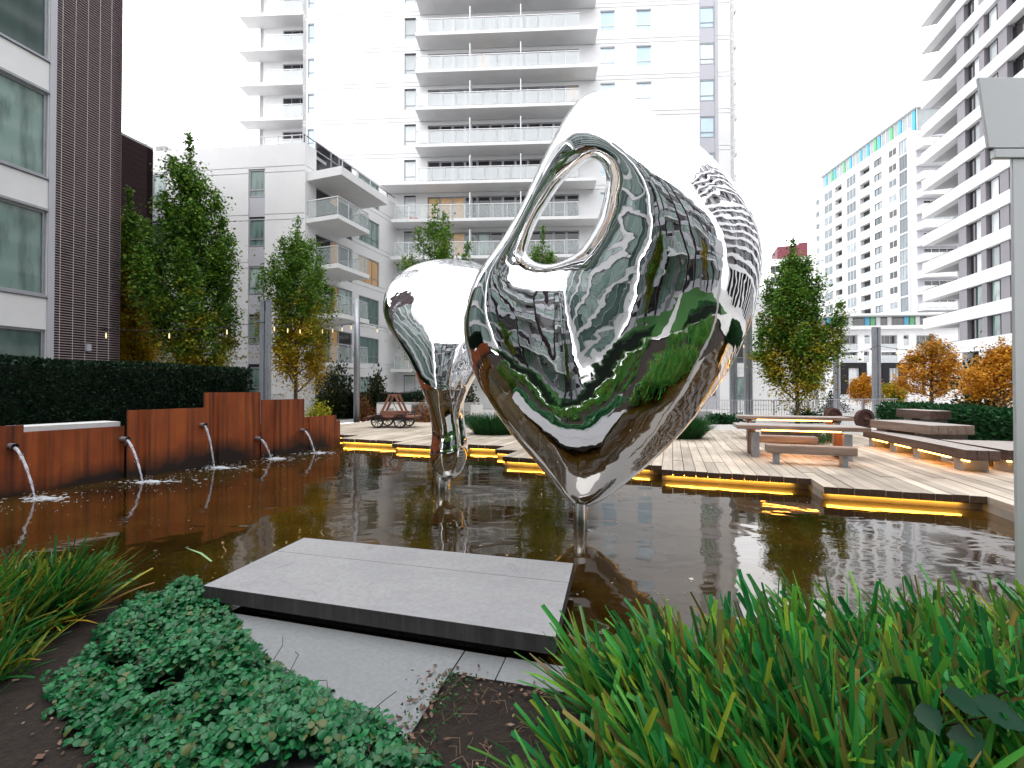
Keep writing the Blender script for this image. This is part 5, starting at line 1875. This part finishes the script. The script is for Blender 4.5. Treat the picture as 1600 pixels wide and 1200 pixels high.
def wheelset():
    c = at(1325, 650, 17.6)
    t = thing('railway_wheelset', 'rusty railway axle with two wheels standing on the deck', 'wheelset', (c.x, c.y, DK), R(-80))
    Rw = .36
    def wheel():
        prof = [(.0, -.10), (.09, -.10), (.10, -.05), (.24, -.03), (.28, -.08), (Rw, -.08), (Rw, .05), (Rw + .03, .06), (Rw + .03, .09), (.28, .09), (.25, .04), (.10, .06), (.09, .12), (.0, .12)]
        mb = MB()
        n = 36
        for r_, x in prof:
            for k in range(n):
                a = 6.28318 * k / n
                mb.v.append((x, r_ * math.cos(a), r_ * math.sin(a)))
        for i in range(len(prof) - 1):
            for k in range(n):
                mb.f.append((i * n + k, i * n + (k + 1) % n, (i + 1) * n + (k + 1) % n, (i + 1) * n + k))
                mb.mi.append(0)
        return mb.mesh('wheel', RUST, True)
    wm = wheel()
    for x, s in ((-.66, -1), (.66, 1)):
        o = ob('wheel', wm, t, (x, 0, Rw + .03))
        o.rotation_euler = (0, 0, 0 if s > 0 else math.pi)
        md = o.modifiers.new('edge', 'EDGE_SPLIT')
        md.split_angle = R(35)
    part('axle', MB().tube([(-.86, 0, Rw + .03), (-.6, 0, Rw + .03)], .065, 14).tube([(-.6, 0, Rw + .03), (-.3, 0, Rw + .03), (.3, 0, Rw + .03), (.6, 0, Rw + .03)], [.10, .075, .075, .10], 14).tube([(.6, 0, Rw + .03), (.86, 0, Rw + .03)], .065, 14), RUST, t, smooth=True)
wheelset()

def handcar():
    c = at(617, 650, 18.0)
    t = thing('railway_handcar', 'old railway handcar with spoked iron wheels and red-brown timber frame on the deck', 'handcar', (c.x, c.y, DK), -ANG * .35)
    Rw = .245
    part('platform', MB().box(-.95, -.5, .42, .95, .5, .47), CARTWOOD, t)
    part('frame_rail', MB().box(-1.1, -.46, .33, 1.1, -.36, .417).box(-1.1, .36, .33, 1.1, .46, .417).box(-.95, -.355, .34, -.87, .355, .41).box(.87, -.355, .34, .95, .355, .41), RUST, t)
    part('gear_box', MB().box(-.50, -.30, .472, .48, .30, .65), CARTWOOD, t)
    part('hand_hold', MB().box(.5, -.4, .62, .98, -.36, .65).box(.95, -.4, .475, .98, -.36, .62).box(.56, -.4, .475, .59, -.36, .62), IRON, t)
    # A frame, rocker beam
    fr = MB()
    for y in (-.24, .20):
        for sx in (-1, 1):
            a, b = Vector((sx * .42 - .02, y, .65)), Vector((sx * .13 - .02, y, 1.26))
            d = Vector((.045, 0, 0))
            vs = [a - d, a + d, b + d, b - d]
            fr.add([(v.x, y, v.z) for v in vs] + [(v.x, y + .05, v.z) for v in vs], [(0, 1, 2, 3), (7, 6, 5, 4), (0, 4, 5, 1), (1, 5, 6, 2), (2, 6, 7, 3), (3, 7, 4, 0)])
        fr.box(-.20, y - .002, 1.262, .16, y + .052, 1.32)
    part('trestle', fr, CARTWOOD, t)
    hb = part('rocker_beam', MB().box(-.52, -.03, 1.325, .50, .03, 1.37), IRON, t)
    part('handle', MB().tube([(-.50, -.35, 1.385), (-.50, .35, 1.385)], .018, 8).tube([(.48, -.35, 1.385), (.48, .35, 1.385)], .018, 8), IRON, hb)
    part('crank_rod', MB().tube([(-.08, -.27, 1.2), (.26, -.27, .60)], .014, 6), IRON, t)
    def wheel():
        mb = MB()
        n = 28
        ring = [(Rw, -.035), (Rw, .03), (Rw + .018, .035), (Rw + .018, .05), (Rw - .03, .05), (Rw - .035, -.035)]
        for r_, y in ring:
            for k in range(n):
                a = 6.28318 * k / n
                mb.v.append((r_ * math.cos(a), y, r_ * math.sin(a)))
        m_ = len(ring)
        for i in range(m_):
            for k in range(n):
                mb.f.append((i * n + k, i * n + (k + 1) % n, ((i + 1) % m_) * n + (k + 1) % n, ((i + 1) % m_) * n + k))
                mb.mi.append(0)
        return mb.mesh('wheel', IRON)
    wm = wheel()
    sp = MB()
    for k in range(9):
        a = 6.28318 * k / 9
        sp.tube([(.04 * math.cos(a), 0, .04 * math.sin(a)), ((Rw - .02) * math.cos(a), 0, (Rw - .02) * math.sin(a))], [.016, .012], 5)
    sm = sp.mesh('spokes', IRON)
    hm = MB().tube([(0, -.09, 0), (0, .07, 0)], .045, 12).mesh('hub', METAL)
    for x in (-.52, .40):
        for y in (-.52, .50):
            wv = ob('wheel', wm, t, (x, y, Rw + .02))
            ob('spokes', sm, wv)
            ob('hub', hm, wv)
        part('axle', MB().tube([(x, -.5, Rw + .02), (x, .5, Rw + .02)], .03, 8), IRON, t)
        for y in (-.54, .46):
            gm = MB()
            pr = []
            for k in range(9):
                a = math.pi * (.12 + .76 * k / 8)
                pr.append((x + (Rw + .05) * math.cos(a), (Rw + .05) * math.sin(a) + Rw + .02))
            for (xa, za), (xb, zb) in zip(pr[:-1], pr[1:]):
                gm.add([(xa, y, za), (xb, y, zb), (xb, y + .1, zb), (xa, y + .1, za), (xa, y, za + .015), (xb, y, zb + .015), (xb, y + .1, zb + .015), (xa, y + .1, za + .015)], [(0, 1, 2, 3), (7, 6, 5, 4), (0, 4, 5, 1), (2, 6, 7, 3)])
            part('wheel_guard', gm, IRON, t)
handcar()

# planter wall with white sign panel and louvre behind the handcar
def sign_wall():
    a, b = at(588, 650, 21.6), at(735, 650, 21.0)
    d = Vector((b.x - a.x, b.y - a.y, 0))
    t = thing('planter_wall', 'low concrete planter wall behind the handcar', 'planter wall', (a.x, a.y, .18), math.atan2(d.y, d.x))
    L = d.length
    part('coping', MB().box(0, .02, .0, L, .9, .92), CONC, t)
    part('louvre_frame', MB().box(1.80, -.02, .26, 2.12, .015, .30).box(1.80, -.02, .80, 2.12, .015, .84), FRAME, t)
    for k in range(5):
        part('slat', cached('lslat', lambda: MB().box(0, 0, 0, .3, .03, .035).mesh('slat', DGREY)), None, t, (1.81, -.015, .34 + k * .09))
    sg = thing('sign_panel', 'white sign panel on the planter wall behind the handcar', 'sign', (a.x, a.y, .18), math.atan2(d.y, d.x))
    part('panel', MB().box(.04, -.05, .22, 1.76, -.001, .84), WHITE, sg)
    c = bpy.data.curves.new('lettering', 'FONT')
    c.body = 'JBE'
    c.size, c.extrude = .22, .003
    c.materials.append(BLACK)
    tmp = bpy.data.objects.new('lettering', c)
    col.objects.link(tmp)
    bpy.context.view_layer.update()
    lm = bpy.data.meshes.new_from_object(tmp.evaluated_get(bpy.context.evaluated_depsgraph_get()))
    bpy.data.objects.remove(tmp)
    lm.materials.clear()
    lm.materials.append(BLACK)
    o = ob('lettering', lm, sg, (.62, -.056, .50))
    o.rotation_euler = (math.pi / 2, 0, 0)
    w_ = thing('white_notice', 'small white notice board in the planting between the sculptures', 'sign', at(745, 640, 20.4).to_tuple())
    part('board', MB().box(-.27, 0, -.3, .27, .03, .22), WHITE, w_)
    part('post', MB().box(-.03, .032, -1.0, .03, .07, .1), METAL, w_)
sign_wall()

# ------------------------------------------------------------------ posts, string lights, railing
def posts():
    def flat(label, u0, u1, vt, Y, name='steel_post'):
        a, b = at(u0, 600, Y), at(u1, 600, Y)
        z = at(u0, vt, Y).z
        t = thing(name, label, 'post', (a.x, a.y, .18), 0, 'steel posts carrying the string lights')
        W = b.x - a.x
        part('column', MB().box(0, 0, 0, W * .45, .16, z - .18).box(W * .45 + .001, .04, 0, W * .62, .12, z - .55).box(W * .62 + .001, 0, 0, W, .16, z - .18), METAL, t)
        part('cap', MB().box(-.01, -.01, z - .178, W + .01, .17, z - .15), METAL, t)
        part('base_plate', MB().box(-.06, -.06, -.01, W + .06, .22, .02), METAL, t)
        return Vector((a.x + W / 2, a.y, z))
    A = flat('flat double steel post between the two left trees', 405, 420, 470, 16.0)
    p = at(557.5, 600, 21.2)
    z = at(557, 468, 21.2).z
    t = thing('round_pole', 'round galvanised pole left of the handcar', 'post', (p.x, p.y, .18), 0, 'steel posts carrying the string lights')
    part('column', MB().tube([(0, 0, 0), (0, 0, 3.2), (0, 0, z - .18)], [.145, .145, .12], 16), METAL, t, smooth=True)
    part('collar', MB().tube([(0, 0, 3.15), (0, 0, 3.3)], .165, 16), METAL, t)
    Bp = Vector((p.x, p.y, z))
    Cc = flat('left of the twin steel posts before the white wall right of the sculpture', 1142, 1152, 500, 23.5)
    Dd = flat('right of the twin steel posts before the white wall right of the sculpture', 1165, 1176, 494, 23.5)
    Ee = flat('steel post left of the dark window surrounds', 1305, 1312, 535, 24.0)
    Ff = flat('steel post between the two dark window surrounds', 1366, 1377, 512, 24.0)
    def lights(label, a, b, n, sag, long=.11):
        t = thing('string_light', label, 'string lights', a, 0, 'bulb strings between the posts')
        pts = []
        for i in range(13):
            f = i / 12
            q = (b - a) * f
            q.z -= 4 * sag * f * (1 - f)
            pts.append(q)
        part('cable', MB().tube(pts, .012, 5), DGREY, t)
        for k in range(n):
            f = (k + .7) / (n + .4)
            q = (b - a) * f
            q.z -= 4 * sag * f * (1 - f)
            s = part('socket', cached('sock', lambda: MB().tube([(0, 0, 0), (0, 0, -.10)], .022, 8).mesh('socket', DGREY)), None, t, q)
            ob('bulb', cached('bulb', lambda: MB().tube([(0, 0, -.1), (0, 0, -.13), (0, 0, -.20), (0, 0, -.26), (0, 0, -.28)], [.010, .015, .022, .017, .006], 10).mesh('bulb', BULB, True)), s)
    a = Vector((A.x, A.y, at(412, 503, A.y).z))
    b = Vector((Bp.x, Bp.y, at(557, 503, Bp.y).z))
    lights('bulb string from the flat post to the round pole', a, b, 8, .22)
    lights('bulb string from the flat post out of the picture on the left', a, a + Vector((-6.5, -3.0, -.3)), 4, .35)
    c0 = Vector((Cc.x, Cc.y, at(1147, 530, Cc.y).z))
    lights('bulb string from the round pole past the small sculpture to the twin posts', b, c0, 14, 1.0)
    e = Vector((Ee.x, Ee.y, at(1308, 552, Ee.y).z))
    f_ = Vector((Ff.x, Ff.y, at(1372, 540, Ff.y).z))
    lights('bulb string between the two right hand posts', e, f_, 4, .16)
    lights('bulb string from the right post towards the banded building', f_, f_ + Vector((5.5, -3.0, -.2)), 5, .4)
    lights('bulb string from the twin posts to the right hand posts', c0, e, 7, .35)
posts()

def railing():
    def run(label, u0, u1, Y0, Y1, z0, h, sp):
        a, b = at(u0, 640, Y0), at(u1, 640, Y1)
        a.z = b.z = z0
        d = b - a
        t = thing('metal_railing', label, 'railing', a, math.atan2(d.y, d.x), 'grey bar railings behind the deck')
        L = d.length
        part('top_rail', MB().box(0, -.02, h - .04, L, .02, h), RAILMETAL, t)
        part('bottom_rail', MB().box(0, -.015, .08, L, .015, .11), RAILMETAL, t)
        bm_ = cached(('bar', h), lambda: MB().box(0, -.008, .112, .016, .008, h - .042).mesh('bar', RAILMETAL))
        pm = cached(('rpost', h), lambda: MB().box(-.025, -.025, 0, .025, .025, h - .042).mesh('post', RAILMETAL))
        n = int(L / sp)
        for k in range(n + 1):
            if k % 13 == 0:
                ob('post', pm, t, (k * L / n, 0, 0))
            else:
                ob('bar', bm_, t, (k * L / n - .008, 0, 0))
    run('grey bar railing in front of the white wall right of the sculpture', 1052, 1262, 22.4, 22.2, .2, 1.02, .125)
    run('white bar railing behind the railway wheels', 1264, 1402, 22.0, 24.0, .2, 1.05, .14)
    run('short grey bar railing behind the rusty wall end', 412, 445, 22.5, 22.0, .2, 1.3, .14)
    # low concrete kerb below the railing
    a, b = at(1058, 655, 21.2), at(1116, 655, 21.0)
    t = thing('concrete_block', 'plain concrete block below the railing by the grass clump', 'block', (a.x, a.y, .18))
    part('block', MB().box(0, 0, 0, b.x - a.x, .5, .52), CONC, t)
railing()

def lamp_post():
    Yp = 3.15
    c = at(1604, 600, Yp)
    t = thing('lamp_post', 'big pale grey flat lamp post with tapered head at the right edge', 'lamp post', (c.x, c.y, 0))
    D = .010
    def beveled(name, mb, m, par, loc=(0, 0, 0)):
        o = part(name, mb, m, par, loc)
        bv = o.modifiers.new('edge', 'BEVEL')
        bv.width, bv.segments = .005, 2
        return o
    px = Yp / FPX
    zc = at(1600, 249, Yp).z
    z1 = at(1600, 232, Yp).z
    z2 = at(1600, 122, Yp).z
    W = 20 * px
    beveled('post', MB().box(-W, -D, -.05, W, D, zc), LAMPGREY, t)
    beveled('collar', MB().box(-50 * px, -D * 2.2, zc + .002, 50 * px, D * 1.3, z1 - .012), LAMPGREY, t)
    b0, b1 = 57 * px, 72 * px
    vs = [(-b0, -D, z1), (b0, -D, z1), (b0, D, z1), (-b0, D, z1), (-b1, -D, z2), (b1, -D, z2), (b1, D, z2), (-b1, D, z2)]
    beveled('head', MB().add(vs, [(0, 3, 2, 1), (4, 5, 6, 7), (0, 1, 5, 4), (1, 2, 6, 5), (2, 3, 7, 6), (3, 0, 4, 7)]), LAMPGREY, t)
    part('seam', MB().box(-54 * px, -D * .8, z1 - .0115, 54 * px, D * .8, z1 - .001), DGREY, t)
lamp_post()

# ------------------------------------------------------------------ things on the balconies
def balcony_things():
    def chair(label, F, u, v, z, off, rz=0.0, m=FURN, s=1.0):
        x = F.S(u, v)
        loc = F.w(x, -off, z)
        t = thing('balcony_chair', label, 'chair', loc, F.rz + rz, 'chairs on the tower balconies')
        part('seat', MB().box(-.24 * s, -.24 * s, .40, .24 * s, .24 * s, .45), m, t)
        part('backrest', MB().box(-.24 * s, .20 * s, .452, .24 * s, .245 * s, .9), m, t)
        for sx in (-1, 1):
            for sy in (-1, 1):
                part('leg', cached(('cl', m.name), lambda: MB().box(-.02, -.02, 0, .02, .02, .398).mesh('leg', m)), None, t, (sx * .21 * s, sy * .21 * s, 0))
    f = FL
    up = lambda k: f[k] + .242
    chair('pale chair at the left end of the topmost visible tower balcony', TF, 664, 90, up(9), .9, .5)
    chair('pale chair left on the second tower balcony from the top', TF, 662, 145, up(8), .9, .2)
    chair('pale chair at the left end of the third tower balcony from the top', TF, 666, 205, up(7), .8, .4)
    chair('dark chair in the middle of the third tower balcony from the top', TF, 806, 205, up(7), .8, 2.6, DARKCLOTH)
    chair('dark chair behind glass on the fourth tower balcony from the top', TF, 800, 262, up(6), .8, 2.8, DARKCLOTH)
    chair('dark chair at the right end of the second tower balcony from the top', TF, 898, 140, up(8), .7, .3, DARKCLOTH)
    x0 = TF.S(644, 328)
    t = thing('red_blanket', 'bright red cloth heaped on a white tower balcony', 'cloth', TF.w(x0, -1.1, up(5)))
    mb = MB()
    rr = random.Random(6)
    nx, ny = 9, 6
    for j in range(ny):
        for i in range(nx):
            e_ = min(i, nx - 1 - i, j, ny - 1 - j)
            mb.v.append((i * .1, j * .09, (0 if e_ == 0 else .22 + rr.uniform(-.1, .16))))
    mb.f = [(j * nx + i, j * nx + i + 1, (j + 1) * nx + i + 1, (j + 1) * nx + i) for j in range(ny - 1) for i in range(nx - 1)]
    mb.mi = [0] * len(mb.f)
    part('folds', mb, RED, t, smooth=True)
    # corner balcony of the low block: dark figures of furniture and a small table
    for k, (s_, off, lab) in enumerate(((.75, 1.5, 'dark armchair on the top corner balcony of the low block'), (1.5, 1.4, 'dark folded parasol seat on the top corner balcony of the low block'))):
        loc = LS.w(s_, -off, FL[4] + .262)
        t = thing('balcony_chair', lab, 'chair', loc, LS.rz + 1.2 * k, 'chairs on the corner balcony')
        part('seat', MB().box(-.3, -.3, .3, .3, .3, .45), DARKCLOTH, t)
        part('backrest', MB().box(-.3, .22, .452, .3, .32, 1.0), DARKCLOTH, t)
        part('base', MB().box(-.27, -.27, 0, .27, .27, .298), DARKCLOTH, t)
    loc = LS.w(2.6, -1.2, FL[4] + .262)
    t = thing('planter_pot', 'pale square planter pot on the top corner balcony of the low block', 'pot', loc, LS.rz)
    part('pot', MB().add([(-.16, -.16, 0), (.16, -.16, 0), (.16, .16, 0), (-.16, .16, 0), (-.22, -.22, .4), (.22, -.22, .4), (.22, .22, .4), (-.22, .22, .4)], [(0, 3, 2, 1), (0, 1, 5, 4), (1, 2, 6, 5), (2, 3, 7, 6), (3, 0, 4, 7), (4, 5, 6, 7)]), WHITE2, t)
balcony_things()

# ------------------------------------------------------------------ mirror sculptures
def pspline(P, n):
    """closed cubic spline through the rows of P, n samples (chord parametrised)"""
    P = np.asarray(P, float)
    m = len(P)
    ch = np.linalg.norm(np.roll(P[:, :2], -1, 0) - P[:, :2], axis=1) ** .7
    h = ch
    A = np.zeros((m, m))
    B = np.zeros_like(P)
    for i in range(m):
        im, ip = (i - 1) % m, (i + 1) % m
        A[i, im] += h[im]
        A[i, i] += 2 * (h[im] + h[i])
        A[i, ip] += h[i]
        B[i] = 6 * ((P[ip] - P[i]) / h[i] - (P[i] - P[im]) / h[im])
    Mm = np.linalg.solve(A, B)
    t = np.concatenate([[0], np.cumsum(h)])
    q = np.linspace(0, t[-1], n, endpoint=False)
    out = []
    for x in q:
        i = min(m - 1, int(np.searchsorted(t, x, 'right') - 1))
        ip = (i + 1) % m
        a, b = t[i + 1] - x, x - t[i]
        out.append(Mm[i] * a ** 3 / (6 * h[i]) + Mm[ip] * b ** 3 / (6 * h[i]) + (P[i] / h[i] - Mm[i] * h[i] / 6) * a + (P[ip] / h[i] - Mm[ip] * h[i] / 6) * b)
    return np.array(out)

def big_sculpture():
    Y0 = 5.66
    base = gnd(907, 826, 0)
    root = thing('loop_sculpture', 'large mirror polished steel sculpture with an oval hole standing in the pond', 'sculpture', (base.x, base.y, 0))
    O = [(905, 792), (960, 768), (1040, 702), (1105, 628), (1160, 540), (1188, 450), (1190, 370), (1160, 300), (1100, 230), (1030, 178), (975, 145), (938, 138), (905, 153), (872, 200), (843, 258), (815, 318), (780, 378), (741, 435), (723, 505), (735, 570), (765, 630), (805, 685), (858, 748)]
    Hh = [(876, 408), (894, 399), (911, 384), (927, 358), (939, 328), (945, 302), (948, 282), (946, 266), (941, 255), (934, 249), (924, 248), (912, 254), (897, 267), (876, 288), (856, 318), (838, 350), (826, 382), (823, 394), (827, 401), (833, 406.5), (841, 410), (851, 411.8), (863, 411.5)]
    Bd = [.50, .56, .66, .74, .78, .80, .78, .74, .68, .62, .57, .53, .50, .47, .46, .46, .47, .49, .52, .54, .55, .54, .51]
    # bel: where the belly of the section sits (+ towards the rim); skw: how far the hole side falls back; rnd: roundness
    bel = [.08, .06, .0, -.05, -.09, -.13, -.17, -.22, -.28, -.32, -.32, -.27, -.16, -.03, .06, .12, .16, .18, .18, .16, .13, .11, .10]
    skw = [.0, .0, .0, .0, .0, .0, .0, .0, .0, .0, .02, .06, .11, .16, .20, .22, .20, .14, .08, .03, .01, .0, .0]
    dat = np.array([[o[0], o[1], h[0], h[1], b, e, k] for o, h, b, e, k in zip(O, Hh, Bd, bel, skw)])
    N, M = 360, 120
    S = pspline(dat, N)
    sc_ = Y0 / FPX
    V = np.zeros((N, M, 3))
    th = np.linspace(0, 2 * np.pi, M, endpoint=False)
    cx, sx = np.cos(th), np.sin(th)
    cxx = np.sign(cx) * np.abs(cx) ** .94
    for i, (ou, ov, hu, hv, b, be, sk) in enumerate(S):
        c_u, c_v = (ou + hu) / 2, (ov + hv) / 2
        du, dv = (ou - hu) / 2, (ov - hv) / 2
        uu = c_u + du * cxx
        vv = c_v + dv * cxx
        a_ = math.hypot(du, dv) * sc_
        dep = -b * np.sign(sx) * np.abs(sx) ** .88 * (1 + be * cx) + sk * (1 - cx) * .5
        x = (uu - 907) * sc_
        z = (608 - vv) * sc_
        dep = dep - .26 * x - .03 * z                # turned: its right shoulder comes nearer, its top leans back
        Yp = Y0 + dep
        # carry the outline out along the sight lines so depth keeps the silhouette
        V[i, :, 0] = (uu - 800) / FPX * Yp - base.x
        V[i, :, 1] = Yp - base.y
        V[i, :, 2] = CAM_Z + (608 - vv) / FPX * Yp
    idx = np.arange(N * M).reshape(N, M)
    F = np.stack([idx, np.roll(idx, -1, 0), np.roll(np.roll(idx, -1, 0), -1, 1), np.roll(idx, -1, 1)], -1).reshape(-1, 4)
    me = npmesh('body', V.reshape(-1, 3), F, CHROME, True)
    bm = bmesh.new()
    bm.from_mesh(me)
    bmesh.ops.recalc_face_normals(bm, faces=bm.faces)
    bm.to_mesh(me)
    bm.free()
    part('body', me, None, root)
    pedestal(root, .088, .50, .30)

def pedestal(root, r, h, top):
    part('foot', MB().tube([(0, 0, -.5), (0, 0, .02), (0, 0, h)], [r * 1.02, r * 1.02, r], 28), STEEL, root, smooth=True)
    a = .75
    part('base_plate', MB().box(-a * .5, -a * .5, -.06, a * .5, a * .5, -.03), STEEL, root)
    gm = MB()
    for k in range(4):                                # thin gusset fins from the foot to the sunken plate
        an = math.pi / 4 + k * math.pi / 2
        c, s_ = math.cos(an), math.sin(an)
        n = Vector((-s_, c, 0)) * .006
        p0, p1, p2 = Vector((c * r, s_ * r, .012)), Vector((c * .36, s_ * .36, -.03)), Vector((c * r, s_ * r, -.03))
        gm.add([p0 + n, p1 + n, p2 + n, p0 - n, p1 - n, p2 - n], [(0, 2, 1), (3, 4, 5), (0, 1, 4, 3), (1, 2, 5, 4), (2, 0, 3, 5)])
    part('gusset', gm, STEEL, root)
STEEL = mat('brushed_steel', (.55, .53, .50), (.45, .43, .41), rough=.25, metal=1.0, scale=6)

def small_sculpture():
    Y0 = 7.58
    base = gnd(692, 767, 0)
    root = thing('funnel_sculpture', 'smaller mirror polished steel sculpture with a domed top and narrow curved stem', 'sculpture', (base.x, base.y, 0))
    prof = [(403.5, 694, 697, .02), (404.5, 682, 714, .3), (408, 663, 738, .45), (415, 643, 758, .5), (430, 619, 776, .5), (450, 604, 787, .5), (470, 598.5, 791, .5), (490, 599, 793, .5), (510, 606, 791, .5), (530, 618, 785, .5), (550, 631, 773, .5), (570, 642, 758, .48), (590, 651, 743, .46), (610, 660, 732, .46), (630, 667, 725, .48), (650, 672, 725, .52), (670, 674.5, 728, .55), (690, 674, 731, .55), (710, 672, 730.5, .55), (725, 674, 727, .55), (738, 680, 721, .55), (746, 688, 713, .5), (749, 696, 704, .3)]
    P = np.array(prof)
    # natural interpolation over arc length of the left outline
    arc = np.concatenate([[0], np.cumsum(np.hypot(np.diff(P[:, 0]), np.diff(P[:, 1])))])
    n, M = 220, 128
    q = np.linspace(0, arc[-1], n)
    def cub(y):
        m = len(arc)
        h = np.diff(arc)
        A = np.eye(m)
        B = np.zeros(m)
        for i in range(1, m - 1):
            A[i, i - 1], A[i, i], A[i, i + 1] = h[i - 1], 2 * (h[i - 1] + h[i]), h[i]
            B[i] = 6 * ((y[i + 1] - y[i]) / h[i] - (y[i] - y[i - 1]) / h[i - 1])
        s = np.linalg.solve(A, B)
        i = np.clip(np.searchsorted(arc, q, 'right') - 1, 0, m - 2)
        a, b = arc[i + 1] - q, q - arc[i]
        return s[i] * a ** 3 / (6 * h[i]) + s[i + 1] * b ** 3 / (6 * h[i]) + (y[i] / h[i] - s[i] * h[i] / 6) * a + (y[i + 1] / h[i] - s[i + 1] * h[i] / 6) * b
    v, l, r_, k = (cub(P[:, j]) for j in range(4))
    sc_ = Y0 / FPX
    V = np.zeros((n, M, 3))
    th = np.linspace(0, 2 * np.pi, M, endpoint=False)
    for i in range(n):
        c, a = (l[i] + r_[i]) / 2, (r_[i] - l[i]) / 2
        dep = a * sc_ * (.62 + .5 * k[i])
        gr = .15 * math.exp(-((v[i] - 592) / 42) ** 2)               # the fold that runs down the front into the stem
        rad = 1 - gr * np.exp(-((th - math.radians(298)) / .36) ** 2)
        uu = c + a * np.cos(th) * rad
        Yp = Y0 + dep * np.sin(th) * rad + .10 * math.sin((v[i] - 640) / 60) * np.exp(-((v[i] - 660) / 90) ** 2)
        Yp = Yp + .95 * max(0.0, 610 - v[i]) ** 1.3 / 200 ** .3 * sc_
        V[i, :, 0] = (uu - 800) / FPX * Yp - base.x
        V[i, :, 1] = Yp - base.y
        V[i, :, 2] = CAM_Z + (608 - v[i]) / FPX * Yp
    verts = V.reshape(-1, 3)
    mb = MB()
    mb.v = [tuple(x) for x in verts]
    mb.f = [(i * M + j, (i + 1) * M + j, (i + 1) * M + (j + 1) % M, i * M + (j + 1) % M) for i in range(n - 1) for j in range(M)]
    mb.f += [tuple(range(M)), tuple(range((n - 1) * M + M - 1, (n - 1) * M - 1, -1))]
    mb.mi = [0] * len(mb.f)
    me = mb.mesh('body', CHROME, True)
    bm = bmesh.new()
    bm.from_mesh(me)
    bmesh.ops.recalc_face_normals(bm, faces=bm.faces)
    bm.to_mesh(me)
    bm.free()
    part('body', me, None, root)
    pedestal(root, .125, .32, .2)
big_sculpture()
small_sculpture()
